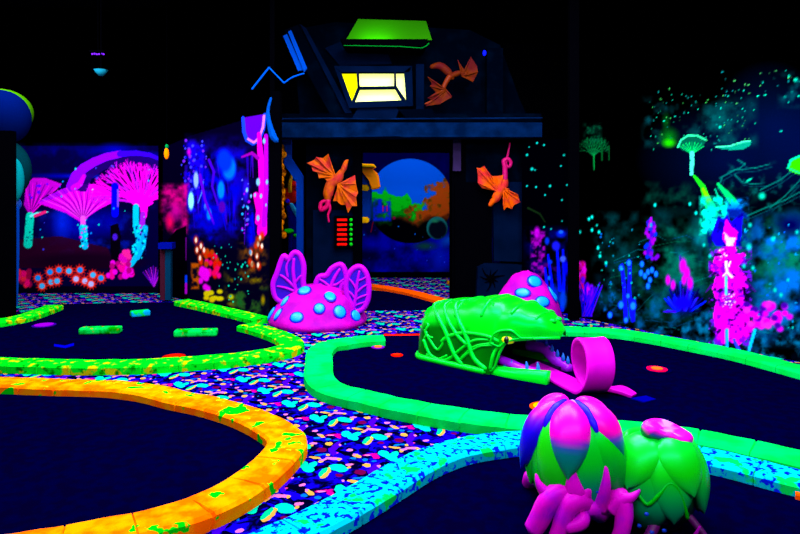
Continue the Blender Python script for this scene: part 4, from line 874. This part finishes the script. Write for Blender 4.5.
# ------------------------------------------------------------------ mushroom mounds
MPK = mat('magenta_mound_paint', (190, 0, 160), .6, .04, noise_col=(150, 0, 150), nscale=4, nlo=.4, nhi=.62, bump=.5, bscale=9)
MBL = mat('light_blue_spot', (0, 140, 235), .4, .3); MRG = mat('deep_blue_spot_rim', (10, 0, 210), .5, .2)
FINV = mat('violet_leaf_vein', (170, 0, 200), .5, .05); FINB = mat('deep_blue_leaf_cell', (44, 0, 165), .6, .1)
def mound(c, prof, spots, label, xsc=1.0, group=None):
    spots = [(a, b, r*1.18, q*1.22) for a, b, r, q in spots]
    t = thing('spotted_mushroom_mound', label, 'mushroom', c)
    c = Vector(c)
    def pt(az, s):  # s 0 base..1 top
        r = itp(s, *prof[0]); z = itp(s, *prof[1]); n = 1+.05*mnoise.noise(Vector((math.cos(az)*1.5, math.sin(az)*1.5, s*3)))
        return c+Vector((r*xsc*math.cos(az)*n, r*math.sin(az)*n, z*n+.001))
    bm = bmesh.new(); n, k_ = 18, 48; g = [[bm.verts.new(pt(2*math.pi*k/k_, i/n)) for k in range(k_)] for i in range(n)]
    for i in range(n-1):
        for k in range(k_): bm.faces.new([g[i][k], g[i][(k+1) % k_], g[i+1][(k+1) % k_], g[i+1][k]])
    tp = bm.verts.new(pt(0, 1))
    for k in range(k_): bm.faces.new([g[-1][k], g[-1][(k+1) % k_], tp])
    bm.faces.new(g[0]); obj('cap', bm, MPK, t, True)
    for az, s, rx, rz in spots:
        az = math.radians(az); q = pt(az, s); nrm = (pt(az+.05, s)-pt(az-.05, s)).cross(pt(az, s+.04)-pt(az, s-.04)).normalized()
        M3 = nrm.to_track_quat('Z', 'Y').to_matrix()
        bm = bmesh.new(); ellipsoid(bm, q, (rx*1.25, rz*1.22, .012), M3); so = obj('spot_rim', bm, MRG, t, True)
        bm = bmesh.new(); ellipsoid(bm, q+nrm*.006, (rx, rz, .022), M3); o2 = obj('spot', bm, MBL, so, True); o2.data.transform(Matrix.Translation(-t.location))
    return t
MC = (-1.02, 7.80, 0)
mnd = mound(MC, (([0,.05,.3,.55,.8,1],[.61,.625,.54,.43,.25,0]), ([0,.05,.3,.55,.8,1],[0,.05,.2,.35,.45,.49])),
  [(-110,.24,.062,.05),(-82,.40,.05,.05),(-62,.62,.055,.075),(-55,.32,.062,.06),(-30,.20,.07,.055),(-118,.74,.065,.055),(-148,.48,.035,.06),(-162,.2,.04,.07),(-140,.24,.03,.06),(20,.4,.05,.05),(90,.5,.06,.06)],
  'magenta mound with light blue spots and three veined leaves, left of the doorway', 1.0)
def fin(outline, d, veins, par, cells):
    t0 = P(sum(x for x, y in outline)/len(outline), sum(y for x, y in outline)/len(outline), d)
    oc = catmull([P(x, y, d) for x, y in outline], 4, True)
    bm = bmesh.new(); prism(bm, oc, Vector((0, .035, 0))); f_ = obj('leaf', bm, FINB, par)
    bm = bmesh.new(); tube(bm, [p+Vector((0, .017, 0)) for p in oc]+[oc[0]+Vector((0, .017, 0))], .036, 8, 1)
    for v, r0, r1 in veins: tube(bm, [P(x, y, d-.005) for x, y in v], [r0]+[(r0+r1)/2]*(len(v)-2)+[r1], 8, 4)
    vo = obj('vein', bm, FINV, f_, True); vo.data.transform(Matrix.Translation(-par.location)); return f_
def C8(pts): return [(240+x/4.857, 240+y/4.857) for x, y in pts]
fin(C8([(285,290),(235,290),(200,300),(170,275),(160,215),(180,160),(200,100),(215,78),(235,95),(262,62),(290,75),(308,130),(305,200),(312,250),(300,285)]), 7.66,
    [(C8([(285,300),(268,230),(258,150),(262,90)]), .03, .016), (C8([(270,235),(225,190),(195,170)]), .02, .014), (C8([(268,250),(220,232),(180,225)]), .018, .012), (C8([(265,210),(290,180),(306,170)]), .018, .012), (C8([(232,180),(225,130),(240,95)]), .016, .014), (C8([(275,270),(240,285),(210,290)]), .016, .016)], mnd, None)
fin(C8([(400,290),(372,262),(368,215),(385,180),(420,172),(445,140),(485,120),(505,140),(515,185),(495,220),(480,262),(440,275)]), 7.74,
    [(C8([(440,290),(442,230),(455,190),(485,140)]), .03, .016), (C8([(442,232),(410,205),(385,190)]), .02, .012), (C8([(445,220),(470,215),(505,190)]), .02, .012), (C8([(441,250),(400,245),(375,240)]), .016, .012)], mnd, None)
fin(C8([(555,340),(535,300),(520,265),(515,215),(530,165),(560,135),(590,135),(615,170),(625,230),(620,290),(600,330),(575,345)]), 7.58,
    [(C8([(545,345),(562,280),(568,215),(580,150)]), .026, .012), (C8([(566,255),(595,230),(620,215)]), .016, .010), (C8([(560,290),(590,275),(620,265)]), .016, .010), (C8([(566,240),(545,205),(530,190)]), .016, .01), (C8([(560,285),(540,260),(522,245)]), .016, .01), (C8([(555,320),(580,310),(610,300)]), .014, .01), (C8([(570,200),(595,190),(612,180)]), .014, .01)], mnd, None)
mound((1.56, 7.66, 0), (([0,.05,.3,.55,.8,1],[.46,.47,.39,.28,.16,0]), ([0,.05,.3,.55,.8,1],[0,.06,.28,.46,.6,.67])),
  [(-110,.52,.07,.045),(-72,.72,.075,.06),(-70,.38,.07,.05),(-30,.46,.04,.08),(-140,.3,.06,.05),(-100,.2,.06,.05),(0,.4,.05,.05),(80,.5,.06,.06)],
  'magenta cone shaped mushroom with blue spots rising behind the serpent head')

# ------------------------------------------------------------------ spaceship facade
fac = thing('spaceship_facade', 'dark blue spaceship front with a glowing yellow window over a wide doorway', 'facade', (0, 9.0, 0))
def part(name, fn, m, par=fac, smooth=False):
    bm = bmesh.new(); fn(bm); return obj(name, bm, m, par, smooth)
DF = 9.0
part('frieze_beam', lambda b: box(b, (-1.83, 8.55, 2.40), (1.96, 8.95, 2.60)), NAVYB)
part('frieze_beam', lambda b: box(b, (-1.80, 8.6, 2.60), (1.96, 8.95, 2.73)), NAVYD)
part('beam_edge', lambda b: [tube(b, [P(272,119,8.54), P(330,118.5,8.54), P(380,119,8.54), P(542,118,8.54)], .012, 6, 2), tube(b, [P(275,137,8.54), P(330,137,8.54), P(400,136,8.54)], .008, 6, 2)], NAVYB)
part('wall_panel', lambda b: pxbox(b, 306, 137, 357, 228, DF, .1), NAVYD)
part('wall_panel', lambda b: pxbox(b, 313, 210, 353, 304, DF-.04, .05), NAVYP)
part('wall_panel', lambda b: pxbox(b, 306, 228, 313, 305, DF, .1), NAVYD)
part('door_jamb', lambda b: pxbox(b, 353, 137, 361, 305, DF-.1, .35), BLK)
part('door_jamb', lambda b: [pxbox(b, 452, 137, 466, 305, DF, .5), pxbox(b, 455, 182, 492, 305, DF-.05, .4)], BLK)
part('jamb_strip', lambda b: pxbox(b, 453, 137, 461, 171, DF-.08, .05), mat('dim_bronze_paint', (40, 26, 62), .7))
part('door_lintel', lambda b: pxbox(b, 357, 137, 456, 152, DF, .2), BLK)
part('wall_panel', lambda b: pxbox(b, 466, 137, 525, 182, DF, .1), NAVYD)
part('wall_panel', lambda b: pxprism(b, [(493,182),(524,182),(526,262),(494,261)], DF-.06, .1), NAVYP)
pl = part('plinth', lambda b: pxprism(b, [(478,268),(486,264),(526,266),(528,308),(476,308)], DF-.2, .25), NAVYP)
crk = bmesh.new(); cc = (492, 278)
for k in range(9):
    a = k*.7+.3; L = 8+3*(k % 3); tube(crk, [P(491,278,DF-.205), P(491+L*.5*math.cos(a), 278+L*.5*math.sin(a)+1, DF-.205), P(491+L*math.cos(a+.2), 278+L*math.sin(a+.2), DF-.205)], [.03, .012, .003], 6, 2, )
co_ = obj('crack', crk, BLK, pl); co_.data.transform(Matrix.Translation(-fac.location))
part('corner_post', lambda b: pxbox(b, 272, 137, 279, 305, DF, .1), BLK)
part('blue_post', lambda b: pxprism(b, [(281,137),(291,137),(291,158),(303,176),(303,306),(297,306),(296,182),(284,164)], DF-.02, .08), EDGE if False else mat('blue_post_paint', (0, 36, 120), .6))
# upper hull
part('roof_hull', lambda b: pxprism(b, [(300,118),(292,30),(335,22),(470,30),(500,45),(520,100),(528,118)], 8.95, .3), NAVYD)
part('hull_panel', lambda b: pxprism(b, [(325,48),(350,38),(385,46),(392,64),(340,66)], 8.9, .08), NAVYP)
part('hull_panel', lambda b: pxprism(b, [(358,108),(396,107),(406,118),(352,118)], 8.55, .2), NAVYP)
part('hull_panel', lambda b: pxprism(b, [(399,109),(432,109),(436,118),(396,118)], 8.55, .2), NAVYD)
part('slanted_beam', lambda b: pxprism(b, [(284,30),(300,24),(318,60),(345,113),(330,114),(300,60)], 8.62, .3), NAVYD)
part('slanted_beam', lambda b: pxprism(b, [(300,24),(306,28),(352,113),(345,113)], 8.58, .3), NAVYP)
part('painted_lit_edge', lambda b: [pxprism(b, [(283,36),(287,34),(303,70),(298,71)], 8.6, .05), pxprism(b, [(288,32),(291,30),(307,68),(304,72)], 8.58, .05)], EDGE)  # blue strips give the beam's left edge its highlight as colour
part('antenna_trim', lambda b: [tube(b, [P(252,89,7.7), P(269,67.5,7.7)], .012, 6, 1), tube(b, [P(269,67.5,7.7), P(284,83,7.7)], .010, 6, 1), tube(b, [P(284,83,7.7), P(293,77,7.7), P(304,73.5,7.7)], .010, 6, 3)], EDGE)
part('curved_trim', lambda b: tube(b, [P(271,98,7.65), P(268,110,7.65), P(269,122,7.65), P(273,136,7.65), P(277,141,7.65)], [.015,.02,.03,.045,.03], 8, 4), mat('blue_trim_paint', (0, 60, 150), .5))
part('side_post', lambda b: pxbox(b, 487, 48, 503, 118, 8.7, .2), NAVYD)
part('side_post', lambda b: pxbox(b, 416, 64, 424, 110, 8.7, .2), NAVYP)
part('blue_lamp', lambda b: ellipsoid(b, P(484.5,53,8.6), (.025,.02,.04)), mat('blue_lamp_glass', (10, 20, 255), .4, emit=1), smooth=True)
# window
wf = part('window_frame', lambda b: [pxprism(b, q, 8.5, .3) for q in ([(334,66),(412,66),(409,72),(340,72)], [(334,66),(341,72),(352,102),(349,108)], [(404,72),(412,66),(413,106),(407,101)], [(349,108),(352,102),(407,100),(413,106)],
   [(356.5,72),(358.5,72),(359.5,88),(357.5,88)], [(394,72),(396,72),(396.5,87),(394,87)], [(358,86.5),(395,86),(395,88),(358,88.5)], [(357.5,87),(359.5,88),(354,102),(351.5,102)], [(394.5,87),(396.5,86),(406,100),(402.5,101)])], NAVYP)
WG = mat('yellow_lit_glass', (255, 255, 140), .5, emit=1.0); WY = mat('deep_yellow_lit_glass', (235, 232, 0), .5, emit=1)
for q, m_ in (([(340,73),(357,73),(358,88),(352,102)], WY), ([(358,73),(394.5,73),(394.5,86.5),(359,87)], WG), ([(359,88),(395,87),(403,101),(354,102)], WG), ([(396,73),(404,73),(406,100),(396,87)], WG)):
    bm = bmesh.new(); pxprism(bm, q, 8.62, .02); o = obj('pane', bm, m_, wf); o.data.transform(Matrix.Translation(-fac.location))
# green lit recess above the window: a tilted back panel, a lip and the lamp standing behind it
GP = mat('green_recess_paint', (40, 125, 4), .7, 0)
part('recess_panel', lambda b: prism(b, [P(346,40,8.75), P(432,40,8.75), P(426,21,8.88), P(358,19,8.88)], Vector((0, .04, 0))), GP)
part('recess_lip', lambda b: prism(b, [P(340,39,8.35), P(428,39,8.35), P(424,46,8.35), P(344,44,8.35)], Vector((0, .5, 0))), BLK)
part('recess_edge', lambda b: tube(b, [P(344,45.5,8.3), P(400,46.5,8.3), P(422,48,8.3), P(429,43,8.3)], .007, 6, 2), mat('green_edge', (0, 110, 30), .6))
gl_ = bpy.data.lights.new('green_recess_lamp', 'AREA'); gl_.shape = 'RECTANGLE'; gl_.size = .4; gl_.size_y = .05; gl_.energy = 3.0; gl_.color = (.45, 1, .1)
go = bpy.data.objects.new('green_recess_lamp', gl_); COL.objects.link(go); go.location = P(376, 36, 8.6)+Vector((0, 0, -.05)); go.rotation_euler = (math.radians(150), 0, 0)

# things seen in the gap left of the panel
ORP = mat('orange_vine_paint', (190, 100, 0), .6, noise_col=(70, 25, 0), nscale=9, nlo=.45, nhi=.6)
bm = bmesh.new()
for k in range(15): ellipsoid(bm, P(282+1.5*math.sin(k*1.9), 148+k*6.2, 8.9), (.042+.012*math.sin(k*2.3), .04, .058), u=10, v=8)
tag(obj('knobbly_vine', bm, ORP, smooth=True), 'knobbly orange vine column beside the blue post', 'vine column')
al = thing('alien_figure', 'small red and blue alien figure seen through the gap beside the orange vine', 'figure', P(292, 235, 9.6))
for nm, fn, m_ in [('body', lambda b: [ellipsoid(b, P(290,196,9.6), (.11,.08,.15)), ellipsoid(b, P(293,186,9.6), (.08,.07,.09))], mat('red_body', (190, 15, 10), .5)),
                   ('head', lambda b: ellipsoid(b, P(294.5,176,9.6), (.05,.05,.09)), mat('blue_head', (0, 60, 160), .5)),
                   ('crest', lambda b: tube(b, [P(290,192,9.52), P(290,182,9.52), P(292,174,9.52)], [.03,.03,.02], 8, 3), mat('yellow_crest', (220, 150, 0), .5)),
                   ('eye', lambda b: ellipsoid(b, P(287.5,201,9.5), (.035,.02,.035)), mat('violet_eye', (40, 0, 200), .4)),
                   ('arm', lambda b: tube(b, [P(291,204,9.5), P(295,211,9.5), P(299,218,9.5)], [.03,.035,.03], 8, 3), mat('cyan_arm', (30, 140, 190), .5)),
                   ('leg', lambda b: tube(b, [P(291,206,9.6), P(293,224,9.6), P(293,300,9.6)], [.09,.08,.07], 8, 3), mat('blue_leg', (0, 0, 110), .6)),
                   ('foot', lambda b: [ellipsoid(b, P(289,231,9.5), (.075,.05,.04)), ellipsoid(b, P(296,235.5,9.5), (.05,.05,.028))], mat('green_foot', (0, 190, 20), .5))]:
    bm = bmesh.new(); fn(bm); obj(nm, bm, m_, al, True)
# yellow and blue capsule in the doorway
cap = thing('capsule_lantern', 'blue capsule with yellow bands and a curved yellow hood hanging in the doorway', 'lantern', P(365, 222, 10.4))
CY_ = mat('yellow_hood_paint', (255, 190, 0), .5); CB_ = mat('blue_capsule_paint', (0, 50, 150), .5)
def capb(nm, pts, d, t, m_):
    bm = bmesh.new(); pxprism(bm, pts, d, t); bmesh.ops.bevel(bm, geom=bm.edges, offset=.02, segments=2, affect='EDGES'); return obj(nm, bm, m_, cap)
capb('body', [(354,168),(367,171),(371,182),(370,222),(354,222)], 10.4, .5, CB_)
capb('band', [(353,184),(369,185),(369,191),(353,190)], 10.36, .1, CY_); capb('band', [(353,217),(369,217),(369,223),(353,223)], 10.36, .1, CY_)
capb('hood', [(352,163),(375,164),(375,168),(352,167)], 10.2, .4, CY_)
capb('hood', [(354,168),(372,168),(378,174),(380,188),(371,190),(370,180),(364,172)], 10.25, .35, mat('orange_hood_paint', (255, 140, 10), .5))
capb('hanger', [(360,16),(363,16),(363,164),(360,164)], 10.4, .04, BLK)
# control panel
cp = thing('control_panel', 'black control panel with six red bars and six green dots', 'control panel', P(344, 232, 8.86))
bm = bmesh.new(); pxbox(bm, 334, 216, 355, 248, 8.87, .07); obj('casing', bm, BLK, cp)
RB = mat('red_indicator', (225, 10, 5), .5, emit=.15); GB = mat('green_indicator', (10, 170, 20), .5, emit=.15)
for k in range(6):
    y = 219.8+k*4.9; bm = bmesh.new(); pxbox(bm, 337, y-1.2, 347, y+1.4, 8.86, .03); bmesh.ops.bevel(bm, geom=bm.edges, offset=.006, segments=2, affect='EDGES'); obj('indicator_bar', bm, RB, cp)
    bm = bmesh.new(); ellipsoid(bm, P(351,y,8.87), (.024,.015,.024)); obj('indicator_dot', bm, GB, cp, True)

# winged dragons on the facade
def winged(label, body, head, tail, wings, d, oc_, pc_, pad):
    t = thing('winged_dragon', label, 'dragon', P(*body[1], d), 'orange winged dragons on the facade')
    OM = mat('orange_dragon_paint', oc_, .6, .03, noise_col=(int(oc_[0]*.9), int(oc_[1]*.45), int(oc_[0]*.18)), nscale=7, nlo=.42, nhi=.6); PM = mat('pink_dragon_tail', pc_, .5, .1)
    bm = bmesh.new(); n = len(body); tube(bm, [P(x, y, d) for x, y in body], [.03]+[pad]*(n-2)+[.025], 10, 4, ); obj('body', bm, OM, t, True)
    bm = bmesh.new(); hx, hy = head[0]; tube(bm, [P(x, y, d-.01) for x, y in head], [.03, .042, .03, .012][:len(head)], 8, 4); obj('head', bm, OM, t, True)
    bm = bmesh.new(); n = len(tail); tube(bm, [P(x, y, d-.01) for x, y in tail], [.04+(.012-.04)*i/(n-1) for i in range(n)], 8, 4); obj('tail', bm, PM, t, True)
    for W in wings:
        sh, pts = W; bm = bmesh.new()
        F_ = [P(x, y, d-(.05 if i % 2 == 0 else .02)) for i, (x, y) in enumerate(pts)]; S_ = P(*sh, d-.03); back = Vector((0, .03, 0))
        c1 = bm.verts.new(S_); c2 = bm.verts.new(S_+back); a = [bm.verts.new(p) for p in F_]; b_ = [bm.verts.new(p+back) for p in F_]
        for i in range(len(F_)-1): bm.faces.new([c1, a[i], a[i+1]]); bm.faces.new([c2, b_[i+1], b_[i]]); bm.faces.new([a[i], a[i+1], b_[i+1], b_[i]])
        bm.faces.new([c1, a[0], b_[0], c2]); bm.faces.new([c1, a[-1], b_[-1], c2])
        wo = obj('wing', bm, OM, t)
        bm = bmesh.new()
        for i, p in enumerate(F_):
            if i % 2 == 0: tube(bm, [S_, S_.lerp(p, .5)+Vector((0, -.012, 0)), p], [.014, .01, .005], 6, 2)
        wr = obj('wing_bone', bm, OM, wo, True); wr.data.transform(Matrix.Translation(-t.location))
        # tips are tinted towards the tail colour
    return t
winged('orange winged dragon with a curled pink tail above the control panel', [(342,170),(338,178),(331,184),(328,194),(328,202)], [(341,174),(344,168),(346,162),(348,160)], [(328,200),(327,206),(321,210),(321,203),(327,201),(330,208),(328,215),(329,222)],
       [((335,176), [(328,154),(323,158),(316,157),(314,160),(307,163),(311,166),(313,171),(317,172),(319,178),(324,178),(328,182)]), ((338,184), [(346,182),(355,175),(356,184),(358,193),(356,197),(357,206),(352,206),(348,213),(346,205),(341,205),(337,201),(333,201)])], 8.82, (195, 80, 0), (190, 0, 80), .075)
winged('orange winged dragon with an upright pink tail right of the doorway', [(505,176),(504,184),(499,192),(496,198),(492,203)], [(497,196),(493,201),(490,205),(489,206)], [(505,180),(505,168),(504,161),(508,159),(511,163),(509,167),(506,164),(508,154),(510,143)],
       [((499,192), [(503,175),(497,176),(492,176),(488,171),(484,166),(481,168),(477,168),(478,176),(478,183),(482,188),(489,188)]), ((503,188), [(509,189),(513,194),(518,195),(519,199),(520,202),(514,205),(512,209),(507,207),(504,210),(503,204)])], 8.82, (205, 72, 0), (170, 0, 85), .065)
winged('orange dragon coloured as if dimly lit, perched beside the glowing yellow window', [(431,67),(440,66),(448,72),(453,79)], [(450,77),(456,74),(462,73),(470,80)], [(450,76),(445,84),(442,92),(440,97),(430,102),(425,104)],
       [((446,90), [(428,77),(432,84),(430,86),(436,92),(428,98),(432,100),(426,106),(440,104),(452,97)]), ((462,76), [(458,60),(463,68),(467,74),(470,68),(471,57),(477,66),(478,72),(475,78),(473,82)])], 8.6, (88, 26, 0), (110, 30, 0), .055)  # orange set darker, standing in for the dim light up here

# ------------------------------------------------------------------ left side: totem, posts, hanging lamps
tot = thing('totem_column', 'tall black column with blue and green rounded lobes at the left edge', 'totem', (-5.7, 8.3, 0))
def lobe(nm, cx, cy, rx, ry, d, colr, par=tot):
    bm = bmesh.new(); c = P(cx, cy, d); s = d/F; ellipsoid(bm, c, (rx*s, rx*s*.8, ry*s), None, 28, 18); return obj(nm, bm, colr, par, True)
part('shaft', lambda b: box(b, (-6.4, 7.88, .0), (-4.95, 8.0, 2.42)), BLK, tot)
part('edge_strip', lambda b: [tube(b, [P(17.5,208,8.05), P(17.5,255,8.05), P(16,306,8.05)], .022, 8, 2)], mat('dim_blue_strip', (0, 45, 130), .5), tot)
lobe('lobe', 0, 118, 29, 28, 8.35, mat('blue_lobe', (0, 8, 60), .5, .0))
lobe('lobe', 1, 113, 30, 24, 8.46, mat('olive_rim_light', (50, 105, 0), .5, .0)); lobe('lobe', 0, 170, 29, 32, 8.35, mat('teal_lobe', (0, 40, 48), .5, .0)); lobe('lobe_inset', 14, 180, 9.5, 22, 8.12, mat('cyan_inset', (0, 110, 115), .5, .0)); lobe('lobe', 12, 204, 9, 8, 8.2, mat('blue_knob', (0, 60, 150), .5, .2))  # olive lobe peeking out behind the top one stands in for rim light
ps = thing('striped_post', 'short post with brown and teal stripes and a blue cap before the tree mural', 'post', G(165, 300, 0))
part('shaft', lambda b: pxbox(b, 160, 249, 165, 300, 9.3, .08), mat('brown_stripe', (60, 16, 34), .7), ps); part('stripe', lambda b: pxbox(b, 165, 249, 170.5, 300, 9.28, .08), mat('teal_stripe', (0, 45, 75), .7), ps); part('post_cap', lambda b: pxbox(b, 158, 243, 172, 249, 9.2, .15), mat('blue_cap', (0, 10, 130), .6), ps)
bm = bmesh.new(); ellipsoid(bm, P(166.5,153.5,9.2), (.035,.035,.085)); 
lt = thing('hanging_bulb', 'small orange bulb with a green cap hanging above the striped post', 'hanging lamp', P(166.5, 153, 9.2)); obj('bulb', bm, mat('orange_bulb', (255, 120, 0), .5, emit=.7), lt, True)
bm = bmesh.new(); ellipsoid(bm, P(166.8,146.5,9.2), (.025,.025,.035)); obj('cap', bm, mat('green_bulb_cap', (0, 130, 60), .5, emit=.2), lt, True)
bm = bmesh.new(); tube(bm, [P(166.8,144,9.2), Vector((P(166.8,144,9.2).x, 9.2, CEIL-.002))], .004, 6, 1); obj('cord', bm, BLK, lt)
def clamp(px, py, d, label, colr, cat='ceiling lamp', cone=False):
    c = P(px, py, d); t = thing('ceiling_lamp', label, cat, c)
    bm = bmesh.new()
    if cone: bmesh.ops.create_cone(bm, cap_ends=True, segments=20, radius1=.03, radius2=.10, depth=.09, matrix=Matrix.Translation(c))
    else:
        for k in range(6): ellipsoid(bm, c+Vector(((k-2.5)*.034, .0, .006*math.sin(k*2))), (.015, .015, .014), u=8, v=6)
    obj('lamp_shade' if cone else 'lens', bm, mat('lamp_paint', colr, .5, emit=.0 if cone else 1.0), t, True)
    bm = bmesh.new(); box(bm, c+Vector((-.11, -.05, .02 if not cone else .045)), c+Vector((.11, .05, .05 if not cone else .06))); obj('housing', bm, BLK, t)
    bm = bmesh.new(); tube(bm, [c+Vector((0, 0, .05)), Vector((c.x, c.y, CEIL-.002))], .008, 6, 1); obj('rod', bm, BLK, t)
clamp(98, 54, 9.4, 'small purple lamp hanging high above the tree mural', (110, 30, 220))
clamp(101, 73, 9.0, 'small teal cone lamp just under the purple lamp', (10, 95, 115), cone=True)
clamp(233, 19.5, 9.6, 'purple lamp near the ceiling left of the spaceship front', (120, 20, 235))
